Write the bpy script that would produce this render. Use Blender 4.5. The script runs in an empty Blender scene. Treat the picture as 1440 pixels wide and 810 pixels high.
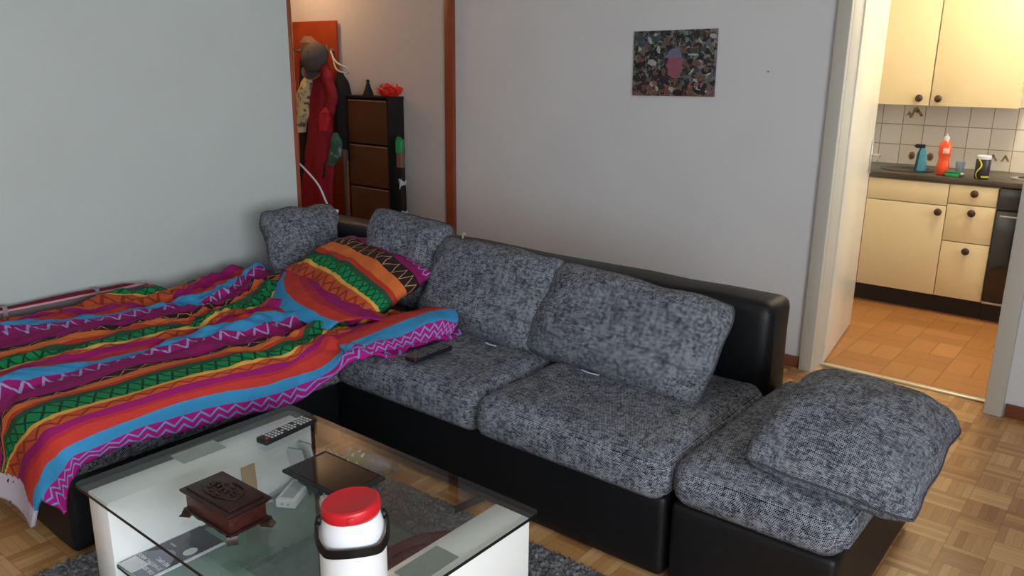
import bpy, bmesh, math, random
from mathutils import Vector, Matrix, noise
PI = math.pi
random.seed(7)
scene = bpy.context.scene
COL = scene.collection

# ------------------------------------------------------------------ camera
def cam_axes(yaw, pitch, roll):
    f = Vector((math.sin(yaw)*math.cos(pitch), math.cos(yaw)*math.cos(pitch), -math.sin(pitch)))
    r = f.cross(Vector((0, 0, 1))).normalized(); u = r.cross(f)
    return r*math.cos(roll)+u*math.sin(roll), -r*math.sin(roll)+u*math.cos(roll), f
cr, cu, cf = cam_axes(math.radians(-38.9057), math.radians(15.205), math.radians(.68165))
cam_data = bpy.data.cameras.new('camera'); cam = bpy.data.objects.new('camera', cam_data); COL.objects.link(cam)
cam.matrix_world = Matrix(((cr.x, cu.x, -cf.x, 0), (cr.y, cu.y, -cf.y, 0), (cr.z, cu.z, -cf.z, 1.5), (0, 0, 0, 1)))
cam_data.sensor_width = 36; cam_data.lens = 1145.82/1440*36; cam_data.clip_start = .05
scene.camera = cam

# ------------------------------------------------------------------ light
SKY_STRENGTH = 1.0
WINDOW_POWER = 95
KITCHEN_POWER = 17.5
HALL_POWER = 5.5
EXPOSURE = 1.0
w = bpy.data.worlds.new('sky'); scene.world = w; w.use_nodes = True
w.node_tree.nodes['Background'].inputs[0].default_value = (.74, .83, .94, 1)
w.node_tree.nodes['Background'].inputs[1].default_value = SKY_STRENGTH
def area(name, loc, rot, sx, sy, power, color):
    l = bpy.data.lights.new(name, 'AREA'); l.shape = 'RECTANGLE'; l.size = sx; l.size_y = sy; l.energy = power; l.color = color
    o = bpy.data.objects.new(name, l); o.location = loc; o.rotation_euler = rot; COL.objects.link(o); return o
# daylight pouring through the window in the right-hand wall
area('window_daylight', (2.25, -.15, 1.30), (0, math.radians(90), math.radians(-22)), 1.6, 2.6, WINDOW_POWER, (.90, .965, 1.0))
def point(name, loc, r, power, color):
    l = bpy.data.lights.new(name, 'POINT'); l.shadow_soft_size = r; l.energy = power; l.color = color
    o = bpy.data.objects.new(name, l); o.location = loc; COL.objects.link(o); return o
vs = scene.view_settings
scene.display_settings.display_device = 'sRGB'
vs.view_transform = 'Standard'; vs.look = 'None'; vs.exposure = EXPOSURE; vs.gamma = 1; vs.use_curve_mapping = False

# ------------------------------------------------------------------ materials
def lin(c):
    return tuple(((x/255)/12.92 if x/255 <= .04045 else ((x/255+.055)/1.055)**2.4) for x in c)+(1,)
class NT:
    """tiny node-expression builder"""
    def __init__(s, name):
        s.m = bpy.data.materials.new(name); s.m.use_nodes = True; s.t = s.m.node_tree
        s.b = s.t.nodes['Principled BSDF']
    def n(s, kind, **kw):
        nd = s.t.nodes.new(kind)
        for k, v in kw.items(): setattr(nd, k, v)
        return nd
    def put(s, sock, v):
        if isinstance(v, bpy.types.NodeSocket): s.t.links.new(v, sock)
        elif v is not None: sock.default_value = v
    def mt(s, op, a, b=None, c=None):
        nd = s.n('ShaderNodeMath', operation=op)
        s.put(nd.inputs[0], a)
        if b is not None: s.put(nd.inputs[1], b)
        if c is not None: s.put(nd.inputs[2], c)
        return nd.outputs[0]
    def uv(s):
        nd = s.n('ShaderNodeUVMap'); return nd.outputs[0]
    def obj(s): return s.n('ShaderNodeTexCoord').outputs['Object']
    def sep(s, v):
        nd = s.n('ShaderNodeSeparateXYZ'); s.put(nd.inputs[0], v); return nd.outputs
    def comb(s, x=0., y=0., z=0.):
        nd = s.n('ShaderNodeCombineXYZ'); s.put(nd.inputs[0], x); s.put(nd.inputs[1], y); s.put(nd.inputs[2], z); return nd.outputs[0]
    def scale(s, v, sc):
        nd = s.n('ShaderNodeVectorMath', operation='MULTIPLY'); s.put(nd.inputs[0], v); nd.inputs[1].default_value = sc; return nd.outputs[0]
    def noise(s, v, sc, det=2, rough=.5):
        nd = s.n('ShaderNodeTexNoise'); s.put(nd.inputs['Vector'], v); nd.inputs['Scale'].default_value = sc
        nd.inputs['Detail'].default_value = det; nd.inputs['Roughness'].default_value = rough; return nd.outputs[0]
    def vor(s, v, sc, rnd=1., out='Distance', feat='F1'):
        nd = s.n('ShaderNodeTexVoronoi', feature=feat); s.put(nd.inputs['Vector'], v); nd.inputs['Scale'].default_value = sc
        nd.inputs['Randomness'].default_value = rnd; return nd.outputs[out]
    def white(s, v):
        nd = s.n('ShaderNodeTexWhiteNoise', noise_dimensions='3D'); s.put(nd.inputs['Vector'], v); return nd.outputs['Value']
    def ramp(s, f, stops, interp='LINEAR'):
        nd = s.n('ShaderNodeValToRGB'); e = nd.color_ramp.elements; nd.color_ramp.interpolation = interp
        e[0].position, e[0].color = stops[0]; e[1].position, e[1].color = stops[1]
        for p, c in stops[2:]:
            x = e.new(p); x.color = c
        s.put(nd.inputs[0], f); return nd.outputs[0]
    def mix(s, f, a, b, mode='MIX'):
        nd = s.n('ShaderNodeMix', data_type='RGBA', blend_type=mode); s.put(nd.inputs[0], f); s.put(nd.inputs[6], a); s.put(nd.inputs[7], b); return nd.outputs[2]
    def bump(s, h, st, dist=.01):
        nd = s.n('ShaderNodeBump'); s.put(nd.inputs['Height'], h); nd.inputs['Strength'].default_value = st; nd.inputs['Distance'].default_value = dist
        s.t.links.new(nd.outputs[0], s.b.inputs['Normal'])
    def done(s, color=None, rough=.5, spec=.5, metal=0., coat=0., trans=0.):
        if color is not None: s.put(s.b.inputs['Base Color'], color)
        s.put(s.b.inputs['Roughness'], rough); s.put(s.b.inputs['Specular IOR Level'], spec); s.b.inputs['Metallic'].default_value = metal
        s.b.inputs['Coat Weight'].default_value = coat; s.b.inputs['Coat Roughness'].default_value = .08
        s.b.inputs['Transmission Weight'].default_value = trans
        return s.m
def plain(name, rgb, rough=.5, spec=.5, metal=0., coat=0., grain=.06, gs=30, bump=0.):
    m = NT(name); c = lin(rgb); o = m.obj(); nz = m.noise(o, gs, 3)
    col = m.ramp(nz, [(.3, tuple(x*(1-grain) for x in c[:3])+(1,)), (.7, tuple(min(1, x*(1+grain)) for x in c[:3])+(1,))])
    if bump: m.bump(m.noise(o, gs*6, 3), bump, .002)
    return m.done(col, rough, spec, metal, coat)
def lt(m, a, b): return m.mt('LESS_THAN', a, b)

def mk_fabric(name, lo, mid, hi, cell=.0058):
    m = NT(name); u = m.uv(); s = m.sep(u)
    row = m.mt('FLOOR', m.mt('DIVIDE', s[1], cell*.8))
    off = m.mt('MULTIPLY', m.mt('MODULO', m.mt('ABSOLUTE', row), 2.), .5)
    uu = m.mt('ADD', m.mt('DIVIDE', s[0], cell), off)
    fx = m.mt('ABSOLUTE', m.mt('SUBTRACT', m.mt('FRACT', uu), .5)); fy = m.mt('ABSOLUTE', m.mt('SUBTRACT', m.mt('FRACT', m.mt('DIVIDE', s[1], cell*.8)), .5))
    hole = m.mt('SQRT', m.mt('ADD', m.mt('POWER', fx, 2.), m.mt('POWER', fy, 2.)))      # 0 centre of a dark dot
    rnd = m.white(m.comb(m.mt('FLOOR', uu), row, 0.))
    st1 = m.white(m.comb(m.mt('FLOOR', m.mt('ADD', m.mt('DIVIDE', uu, 3.5), m.mt('MULTIPLY', row, .37))), row, 3.)); st2 = m.white(m.comb(m.mt('FLOOR', uu), m.mt('FLOOR', m.mt('ADD', m.mt('DIVIDE', row, 4.), m.mt('MULTIPLY', m.mt('FLOOR', uu), .41))), 9.))
    f = m.mt('ADD', m.mt('MULTIPLY', hole, 1.35), m.mt('MULTIPLY', m.mt('SUBTRACT', rnd, .5), .20))
    f = m.mt('ADD', f, m.mt('MULTIPLY', m.mt('SUBTRACT', m.mt('ADD', st1, st2), 1.), .22))
    f = m.mt('ADD', f, m.mt('MULTIPLY', m.mt('SUBTRACT', m.noise(u, 9., 2), .5), .25))
    col = m.ramp(f, [(.20, lin(lo)), (.46, lin(mid)), (.76, lin(hi))])
    m.bump(hole, .5, .002)
    return m.done(col, .92, .15)
M = {}
M['fabric'] = mk_fabric('charcoal_tweed_weave', (9, 10, 12), (53, 55, 62), (156, 160, 171))
M['piping'] = plain('charcoal_piping', (70, 70, 76), .9, .1, grain=.5, gs=300)
M['leather'] = plain('black_leatherette', (15, 16, 19), .48, .32, grain=.2, gs=40, bump=.25)
M['zip'] = plain('white_zip_tape', (205, 208, 214), .7)

def mk_wall(name, rgb, grain=.02):
    m = NT(name); c = lin(rgb); o = m.obj()
    col = m.ramp(m.noise(o, 2.2, 4), [(.3, tuple(x*(1-grain) for x in c[:3])+(1,)), (.7, tuple(x*(1+grain) for x in c[:3])+(1,))])
    m.bump(m.noise(o, 130, 3), .12, .003)
    return m.done(col, .85, .2)
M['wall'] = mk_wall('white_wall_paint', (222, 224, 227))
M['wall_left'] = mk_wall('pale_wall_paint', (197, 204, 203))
M['hall_wall'] = mk_wall('hall_wall_paint', (208, 200, 196))
M['kitchen_wall'] = mk_wall('kitchen_wall_paint', (222, 216, 198))
M['ceiling'] = mk_wall('ceiling_paint', (228, 228, 226))
M['frame'] = plain('grey_enamel_door_frame', (196, 194, 184), .5, .4, grain=.01)
M['door'] = plain('cream_gloss_door', (226, 222, 206), .25, .5, grain=.01)
M['steel'] = plain('brushed_steel', (190, 190, 186), .3, .5, metal=.9, grain=.05)
M['brass'] = plain('pale_threshold_metal', (228, 220, 190), .3, .5, metal=.5, grain=.02)
M['baseboard'] = plain('red_brown_baseboard', (128, 72, 52), .45, grain=.12, gs=12)
M['trimwood'] = plain('orange_brown_wood_lining', (150, 74, 44), .5, grain=.1, gs=10)

def mk_parquet(name, tones, cell, n, seam, rough=.32, ang=0.):
    m = NT(name); o = m.obj()
    if ang:
        vr = m.n('ShaderNodeVectorRotate', rotation_type='Z_AXIS'); m.put(vr.inputs['Vector'], o); vr.inputs['Angle'].default_value = ang; o = vr.outputs[0]
    s = m.sep(o)
    x = m.mt('ADD', m.mt('DIVIDE', s[0], cell), 200.); y = m.mt('ADD', m.mt('DIVIDE', s[1], cell), 200.)
    cx = m.mt('FLOOR', x); cy = m.mt('FLOOR', y)
    par = m.mt('MODULO', m.mt('ADD', cx, cy), 2.)
    fx = m.mt('FRACT', x); fy = m.mt('FRACT', y)
    a = m.mt('ADD', m.mt('MULTIPLY', fx, par), m.mt('MULTIPLY', fy, m.mt('SUBTRACT', 1., par)))
    l = m.mt('ADD', m.mt('MULTIPLY', fy, par), m.mt('MULTIPLY', fx, m.mt('SUBTRACT', 1., par)))
    an = m.mt('MULTIPLY', a, float(n)); strip = m.mt('FLOOR', an)
    rn = m.white(m.comb(cx, cy, strip)); rb = m.white(m.comb(cx, cy, 77.))
    grain = m.noise(m.comb(m.mt('MULTIPLY', an, 6.), m.mt('MULTIPLY', l, 1.6), m.mt('MULTIPLY', rn, 31.)), 1.6, 4, .6)
    f = m.mt('ADD', m.mt('ADD', m.mt('MULTIPLY', rn, .38), m.mt('MULTIPLY', rb, .38)), m.mt('MULTIPLY', grain, .34))
    col = m.ramp(f, [(.15, lin(tones[0])), (.5, lin(tones[1])), (.9, lin(tones[2]))])
    e1 = m.mt('MINIMUM', m.mt('FRACT', an), m.mt('SUBTRACT', 1., m.mt('FRACT', an)))
    e2 = m.mt('MINIMUM', m.mt('MINIMUM', fx, m.mt('SUBTRACT', 1., fx)), m.mt('MINIMUM', fy, m.mt('SUBTRACT', 1., fy)))
    ed = m.mt('MAXIMUM', lt(m, e1, .03), lt(m, e2, .012))
    col = m.mix(m.mt('MULTIPLY', ed, seam), col, lin(tuple(int(t*.35) for t in tones[0])))
    m.bump(m.mt('SUBTRACT', 1., ed), .15, .002)
    return m.done(col, rough, .45)
M['parquet'] = mk_parquet('oak_mosaic_parquet', ((142, 94, 54), (188, 138, 86), (218, 176, 122)), .125, 5, .35)
M['kitchen_floor'] = mk_parquet('orange_kitchen_mosaic_floor', ((158, 104, 54), (172, 116, 64), (184, 128, 74)), .25, 2, .35, .4)

# ------------------------------------------------------------------ object helpers
def props(o, label=None, cat=None, group=None, kind=None):
    if label: o['label'] = label
    if cat: o['category'] = cat
    if group: o['group'] = group
    if kind: o['kind'] = kind
    return o
def link_mesh(name, me, mats, parent=None, smooth=True):
    o = bpy.data.objects.new(name, me); COL.objects.link(o)
    for m in (mats if isinstance(mats, (list, tuple)) else [mats]): me.materials.append(m)
    if smooth:
        me.polygons.foreach_set('use_smooth', [True]*len(me.polygons))
    if parent: o.parent = parent
    return o
def build(name, bm, mats, parent=None, smooth=False, loc=None, rot=None, autosmooth=True):
    bmesh.ops.recalc_face_normals(bm, faces=bm.faces)
    if autosmooth and not smooth:
        for f in bm.faces: f.smooth = True
        for e in bm.edges:
            if len(e.link_faces) == 2 and e.calc_face_angle(0) > math.radians(38): e.smooth = False
    elif smooth:
        for f in bm.faces: f.smooth = True
    me = bpy.data.meshes.new(name); bm.to_mesh(me); bm.free()
    o = bpy.data.objects.new(name, me); COL.objects.link(o)
    for m in (mats if isinstance(mats, (list, tuple)) else [mats]): me.materials.append(m)
    if parent: o.parent = parent
    if loc: o.location = loc
    if rot: o.rotation_euler = rot
    return o
def thing(name, loc, label, cat, group=None, rot=(0, 0, 0)):
    o = bpy.data.objects.new(name, None); COL.objects.link(o); o.location = loc; o.rotation_euler = rot; o.empty_display_size = .05
    return props(o, label, cat, group)
def box(bm, x0, x1, y0, y1, z0, z1, bev=0., seg=2, mat=0, mtx=None):
    r = bmesh.ops.create_cube(bm, size=1.); vsx = r['verts']
    for v in vsx: v.co = Vector(((x0+x1)/2+v.co.x*(x1-x0), (y0+y1)/2+v.co.y*(y1-y0), (z0+z1)/2+v.co.z*(z1-z0)))
    if bev:
        es = list({e for v in vsx for e in v.link_edges})
        rr = bmesh.ops.bevel(bm, geom=es, offset=bev, segments=seg, profile=.5, affect='EDGES')
        vsx = list({v for f in rr['faces'] for v in f.verts} | {v for v in vsx if v.is_valid})
    fs = {f for v in vsx for f in v.link_faces}
    for f in fs: f.material_index = mat
    if mtx is not None: bmesh.ops.transform(bm, matrix=mtx, verts=list({v for f in fs for v in f.verts}))
    return fs
def B(*a, **k):
    bm = bmesh.new(); box(bm, *a, **k); return bm
def lathe(bm, prof, seg=32, center=(0, 0, 0), sx=1., sy=1., mat=0, mtx=None):
    rings = []
    for r, z in prof:
        rings.append([bm.verts.new((center[0]+sx*r*math.cos(2*PI*i/seg), center[1]+sy*r*math.sin(2*PI*i/seg), center[2]+z)) for i in range(seg)] if r > 1e-6
                     else [bm.verts.new((center[0], center[1], center[2]+z))])
    nf = []
    for a, b in zip(rings[:-1], rings[1:]):
        for i in range(seg):
            j = (i+1) % seg
            if len(a) == 1 and len(b) == 1: continue
            if len(a) == 1: nf.append(bm.faces.new((a[0], b[i], b[j])))
            elif len(b) == 1: nf.append(bm.faces.new((a[i], a[j], b[0])))
            else: nf.append(bm.faces.new((a[i], a[j], b[j], b[i])))
    for rg in (rings[0], rings[-1]):
        if len(rg) > 1: nf.append(bm.faces.new(rg))
    for f in nf: f.material_index = mat
    if mtx is not None: bmesh.ops.transform(bm, matrix=mtx, verts=[v for r in rings for v in r])
    return nf
def L(prof, **k):
    bm = bmesh.new(); lathe(bm, prof, **k); return bm
def tube(bm, pts, r, seg=8, flat=1.):
    pts = [Vector(p) for p in pts]; rings = []; n = len(pts); prev = None
    for i, p in enumerate(pts):
        t = (pts[min(i+1, n-1)]-pts[max(i-1, 0)]).normalized()
        if prev is None:
            a = Vector((0, 0, 1)) if abs(t.z) < .9 else Vector((1, 0, 0)); s = t.cross(a).normalized()
        else: s = (prev-t*prev.dot(t)).normalized()
        prev = s; q = t.cross(s); rr = r[i] if isinstance(r, (list, tuple)) else r
        rings.append([bm.verts.new(p+s*rr*math.cos(2*PI*k/seg)+q*rr*flat*math.sin(2*PI*k/seg)) for k in range(seg)])
    for a, b in zip(rings[:-1], rings[1:]):
        for k in range(seg): bm.faces.new((a[k], a[(k+1) % seg], b[(k+1) % seg], b[k]))
    bm.faces.new(rings[0]); bm.faces.new(rings[-1])
def T(pts, r, **k):
    bm = bmesh.new(); tube(bm, pts, r, **k); return bm
def curve_pts(ctrl, n=40):
    """Catmull-Rom through control points"""
    P = [Vector(c) for c in ctrl]; P = [P[0]*2-P[1]]+P+[P[-1]*2-P[-2]]; out = []
    m = len(P)-3
    for i in range(n+1):
        t = i/n*m; k = min(int(t), m-1); t -= k; a, b, c, d = P[k:k+4]
        out.append(.5*((2*b)+(c-a)*t+(2*a-5*b+4*c-d)*t*t+(3*b-a-3*c+d)*t**3))
    return out
def prism(bm, poly, z0, z1, mtx=None, mat=0):
    a = [bm.verts.new((x, y, z0)) for x, y in poly]; b = [bm.verts.new((x, y, z1)) for x, y in poly]; n = len(poly)
    fs = [bm.faces.new(a[::-1]), bm.faces.new(b)]+[bm.faces.new((a[i], a[(i+1) % n], b[(i+1) % n], b[i])) for i in range(n)]
    for f in fs: f.material_index = mat
    if mtx is not None: bmesh.ops.transform(bm, matrix=mtx, verts=a+b)
    return fs
def box_uv(bm, sc=1.):
    uvl = bm.loops.layers.uv.verify()
    for f in bm.faces:
        n = f.normal; ax = max(range(3), key=lambda i: abs(n[i]))
        for l in f.loops:
            c = l.vert.co; l[uvl].uv = ((c.x, c.y) if ax == 2 else (c.y, c.z) if ax == 0 else (c.x, c.z))
def axes(center, u, v):
    u = Vector(u).normalized(); v = Vector(v); v = (v-u*v.dot(u)).normalized(); n = u.cross(v)
    return Matrix(((u.x, v.x, n.x, center[0]), (u.y, v.y, n.y, center[1]), (u.z, v.z, n.z, center[2]), (0, 0, 0, 1)))

# ------------------------------------------------------------------ the room
def struct(name, bm, mat, **k):
    o = build(name, bm, mat, **k); o['kind'] = 'structure'; return o
XL, XR, YF, YB, ZC = -3.78, 1.62, -1.5, 4.06, 2.5
bm = B(-6.9, XR+.12, YF-.1, 4.2, -.08, 0); struct('floor', bm, M['parquet'])
bm = B(-2.4, 1.0, 4.2, 6.5, -.08, -.001); struct('floor_kitchen', bm, M['kitchen_floor'])
bm = B(-6.9, XR+.3, YF-.1, 6.5, ZC, ZC+.08); struct('ceiling', bm, M['ceiling'])
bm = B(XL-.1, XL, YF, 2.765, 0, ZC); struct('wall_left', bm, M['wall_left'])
bm = B(XL, XR, YF-.1, YF, 0, ZC); struct('wall_front', bm, M['wall'])
# back wall with the kitchen doorway, opening x -1.30..-.45
DX0, DX1, DZ = -1.30, -.45, 2.06
bm = B(XL-.04, DX0, YB, 4.2, 0, ZC); box(bm, DX1, XR+.1, YB, 4.2, 0, ZC); box(bm, DX0, DX1, YB, 4.2, DZ, ZC)
struct('wall_back', bm, M['wall'])
bm = B(-6.9, XL-.04, YB, 4.2, 0, ZC); struct('wall_hall_back', bm, M['hall_wall'])
bm = B(-6.9, -6.8, 1.3, YB, 0, ZC); box(bm, -6.8, XL-.1, 1.3, 1.4, 0, ZC); struct('wall_hall_side', bm, M['hall_wall'])
# right wall with the window
WY0, WY1, WZ0, WZ1 = -1.35, 1.05, .70, 1.95
bm = B(XR, XR+.1, YF, WY0, 0, ZC); box(bm, XR, XR+.1, WY1, YB, 0, ZC); box(bm, XR, XR+.1, WY0, WY1, 0, WZ0); box(bm, XR, XR+.1, WY0, WY1, WZ1, ZC)
struct('wall_right', bm, M['wall'])
bm = bmesh.new()
for a in ((WY0, WY0+.06, WZ0, WZ1), (WY1-.06, WY1, WZ0, WZ1), (WY0+.06, WY1-.06, WZ0, WZ0+.06), (WY0+.06, WY1-.06, WZ1-.06, WZ1), ((WY0+WY1)/2-.04, (WY0+WY1)/2+.04, WZ0+.06, WZ1-.06)):
    box(bm, XR+.03, XR+.08, a[0], a[1], a[2], a[3], .004)
struct('window_1', bm, M['frame'])
# baseboards
bm = B(XL+.02, -1.345, YB-.014, YB-.001, 0, .06, .003); struct('baseboard_back', bm, M['baseboard'])
bm = B(-.405, XR, YB-.014, YB-.001, 0, .062, .003); struct('baseboard_right', bm, M['baseboard'])
bm = B(XL+.001, XL+.014, YF, 2.76, 0, .06, .003); struct('baseboard_left', bm, M['baseboard'])
# wooden linings of the hallway opening
bm = B(-3.846, -3.772, YB-.03, YB-.001, 0, ZC, .004); struct('trim_1', bm, M['trimwood'])
bm = B(XL-.105, XL+.004, 2.766, 2.79, 0, ZC, .003); struct('trim_2', bm, M['trimwood'])
# kitchen shell
bm = B(-2.3, 1.0, 6.2, 6.3, 0, ZC); struct('wall_kitchen_back', bm, M['kitchen_wall'])
bm = B(-1.80, -1.70, 4.2, 6.2, 0, ZC); struct('wall_kitchen_left', bm, M['kitchen_wall'])
bm = B(.7, .8, 4.2, 4.5, 0, ZC); box(bm, .7, .8, 5.45, 6.2, 0, ZC); box(bm, .7, .8, 4.5, 5.45, 0, 1.0); box(bm, .7, .8, 4.5, 5.45, 2.1, ZC); struct('wall_kitchen_right', bm, M['kitchen_wall'])
bm = B(.73, .78, 4.5, 4.55, 1.0, 2.1, .004); box(bm, .73, .78, 5.40, 5.45, 1.0, 2.1, .004); box(bm, .73, .78, 4.55, 5.40, 1.0, 1.05, .004); box(bm, .73, .78, 4.55, 5.40, 2.05, 2.1, .004); struct('window_2', bm, M['frame'])
area('kitchen_window_daylight', (.90, 4.98, 1.5), (0, math.radians(90), 0), 1.05, .9, 9, (.95, .96, 1.0))
# door frame (enamelled steel): casings, jambs, head
bm = bmesh.new()
box(bm, -1.338, -1.272, 4.025, 4.062, 0, DZ+.07, .006); box(bm, -.487, -.412, 4.025, 4.062, 0, DZ+.07, .006); box(bm, -1.272, -.487, 4.025, 4.062, DZ, DZ+.07, .006)
box(bm, DX0, -1.272, 4.062, 4.2, 0, DZ, .002); box(bm, -.487, DX1, 4.062, 4.2, 0, DZ, .002); box(bm, -1.272, -.487, 4.062, 4.2, DZ-.02, DZ, .002)

struct('trim_3', bm, M['frame'])
bm = B(-1.272, -.487, 4.165, 4.2, 0, .012, .004); struct('trim_4', bm, M['brass'])
# open kitchen door, swung into the kitchen
door = bpy.data.objects.new('door_1', None); COL.objects.link(door); door['kind'] = 'structure'
door.location = (-1.262, 4.2, 0); door.rotation_euler = (0, 0, math.radians(97.8))
dl = build('door_leaf', B(0, .80, .002, .042, .008, DZ-.03, .004), M['door'], door)
bm = B(.74, .775, -.008, .0015, .93, 1.12, .003); build('lock_plate', bm, M['steel'], door)
bm = T([(.757, 0, 1.035), (.757, -.035, 1.035), (.752, -.045, 1.035), (.735, -.05, 1.035), (.65, -.05, 1.032)], .008)
lathe(bm, [(0, 0), (.018, 0), (.018, .008), (0, .008)], seg=20, mtx=Matrix.Translation((.757, -.001, 1.035)) @ Matrix.Rotation(PI/2, 4, 'X')); build('door_handle', bm, M['steel'], door)

# ------------------------------------------------------------------ soft furniture
def cushion(x0, x1, y0, y1, z0, z1, r=.05, puff=.02, n=26, seed=0, wr=.004):
    """rounded upholstered block with a crowned top"""
    bm = bmesh.new(); cx, cy, cz = (x0+x1)/2, (y0+y1)/2, (z0+z1)/2; hx, hy, hz = (x1-x0)/2, (y1-y0)/2, (z1-z0)/2
    r = min(r, hz*.98)
    bmesh.ops.create_cube(bm, size=2.)
    bmesh.ops.subdivide_edges(bm, edges=bm.edges[:], cuts=n, use_grid_fill=True)
    uvl = bm.loops.layers.uv.verify(); bm.normal_update()
    def warp(c): return math.copysign(abs(c)**.75, c)
    flat = {}
    for v in bm.verts:
        p = Vector((warp(v.co.x)*hx, warp(v.co.y)*hy, v.co.z*hz)); flat[v.index] = Vector((p.x, p.y, p.z))
    bm.verts.index_update()
    flat = {v.index: Vector((warp(v.co.x)*hx, warp(v.co.y)*hy, v.co.z*hz)) for v in bm.verts}
    for f in bm.faces:
        nrm = f.normal; ax = max(range(3), key=lambda i: abs(nrm[i]))
        for l in f.loops:
            c = flat[l.vert.index]
            l[uvl].uv = (c.x, c.y) if ax == 2 else ((c.y, c.z) if ax == 0 else (c.x, c.z))
    for v in bm.verts:
        p = flat[v.index]; q = Vector((max(-hx+r, min(hx-r, p.x)), max(-hy+r, min(hy-r, p.y)), max(-hz+r, min(hz-r, p.z))))
        d = p-q
        if d.length > 1e-9: p = q+d.normalized()*r
        a, b = p.x/hx, p.y/hy
        if p.z > 0: p.z += puff*(1-a**4)*(1-b**4)
        bulge = .012*(1-(p.z/hz)**2) if abs(p.z) < hz else 0
        if abs(a) > .98: p.x += math.copysign(bulge, a)
        if abs(b) > .98: p.y += math.copysign(bulge, b)
        nz = noise.noise(Vector((p.x*5+seed, p.y*5, p.z*3)))*wr*2+noise.noise(Vector((p.x*16+seed, p.y*16, p.z*6)))*wr*.5
        v.co = p+Vector((cx, cy, cz))+Vector((0, 0, nz if p.z > 0 else 0))
    return bm
def pillow(w, h, t, n=40, seed=0, square=5., wr=.006, sag=None, pull=.03):
    """throw pillow in its local xy plane, z = thickness"""
    bm = bmesh.new(); uvl = bm.loops.layers.uv.verify(); G = {}
    def pos(i, j, s):
        a = -1+2*i/n; b = -1+2*j/n; x = math.sin(a*PI/2)*.6+a*.4; y = math.sin(b*PI/2)*.6+b*.4
        th = max(0, 1-abs(x)**square)**.5*max(0, 1-abs(y)**square)**.5
        X = x*w/2*(1-.045*abs(y)**8); Y = y*h/2*(1-.05*abs(x)**8)
        Z = s*t/2*th*(1+.25*(1-x*x)*(1-y*y))/1.1
        e = noise.noise(Vector((x*3+seed, y*3, s*2)))*wr*2+noise.noise(Vector((x*9+seed, y*7, s*5)))*wr*.6
        X += noise.noise(Vector((y*2.2, seed, x)))*.012; Y += noise.noise(Vector((x*2.2, seed+5, y)))*.012
        p = Vector((X, Y, Z+e*(th if th > 0 else 0)))
        if sag: p = sag(p)
        zz = t/2*1.1-abs(Z); return p, (x*w/2+math.copysign(zz*abs(x)**4, x), y*h/2+math.copysign(zz*abs(y)**4, y))
    for s in (1, -1):
        for i in range(n+1):
            for j in range(n+1):
                if s == -1 and (i in (0, n) or j in (0, n)): G[(s, i, j)] = G[(1, i, j)]; continue
                p, u = pos(i, j, s); G[(s, i, j)] = (bm.verts.new(p), u)
    for s in (1, -1):
        for i in range(n):
            for j in range(n):
                q = [G[(s, i, j)], G[(s, i+1, j)], G[(s, i+1, j+1)], G[(s, i, j+1)]]
                if s == -1: q = q[::-1]
                f = bm.faces.new([a[0] for a in q])
                for l, a in zip(f.loops, q): l[uvl].uv = a[1]
    rim = [G[(1, i, 0)][0].co.copy() for i in range(n+1)]+[G[(1, n, j)][0].co.copy() for j in range(1, n+1)]+[G[(1, i, n)][0].co.copy() for i in range(n-1, -1, -1)]+[G[(1, 0, j)][0].co.copy() for j in range(n-1, -1, -1)]
    return bm, rim
def throw_pillow(center, u, v, w, h, t, label, seed, **k):
    bm, rim = pillow(w, h, t, seed=seed, **k)
    o = thing('throw_pillow', center, label, 'pillow', 'tweed throw pillows on the corner sofa')
    o.matrix_world = axes(center, u, v)
    build('cover', bm, M['fabric'], o, smooth=True)
    build('piping', T(rim, .0035, seg=6), M['piping'], o, smooth=True)
    return o
sofa = thing('corner_sofa', (-2.4, 1.9, 0), 'black leatherette corner sofa with charcoal tweed seat cushions standing before the back wall', 'sofa')
def spart(name, bm, mat, **k):
    o = build(name, bm, mat, sofa, **k); o.matrix_parent_inverse = Matrix.Translation(-sofa.location); return o
def leather_block(x0, x1, y0, y1, z0, z1, bev=.02, seed=0, cuts=10, wr=.003):
    bm = B(x0, x1, y0, y1, z0, z1, bev, 3)
    bmesh.ops.subdivide_edges(bm, edges=[e for e in bm.edges if e.calc_length() > .15], cuts=cuts, use_grid_fill=True)
    for v in bm.verts:
        v.co += Vector((noise.noise(v.co*4+Vector((seed, 0, 0))), noise.noise(v.co*4+Vector((0, seed, 9))), noise.noise(v.co*4+Vector((3, 0, seed)))))*wr*2
    return bm
spart('chaise_base', leather_block(-3.53, -2.452, .89, 1.945, .015, .285, .02, 1), M['leather'], smooth=False)
spart('seat_base', leather_block(-3.53, -.99, 1.95, 2.79, .015, .285, .02, 2), M['leather'])
spart('backrest', leather_block(-3.70, -.985, 2.64, 2.84, .02, .722, .045, 3, cuts=14, wr=.005), M['leather'])
bm = T([(-3.68, 2.66, .69), (-1.0, 2.66, .69)], .003); tube(bm, [(-.983, 2.665, .05), (-.981, 2.665, .68)], .003); spart('seam_piping', bm, M['leather'])
spart('seat_cushion', cushion(-2.425, -1.7035, 1.905, 2.66, .275, .43, .048, .010, seed=1), M['fabric'], smooth=True)
spart('seat_cushion', cushion(-1.7025, -.985, 1.905, 2.66, .275, .43, .048, .012, seed=2), M['fabric'], smooth=True)
spart('chaise_cushion', cushion(-3.53, -2.428, .872, 2.66, .268, .425, .036, .01, seed=3, n=34), M['fabric'], smooth=True)
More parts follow.
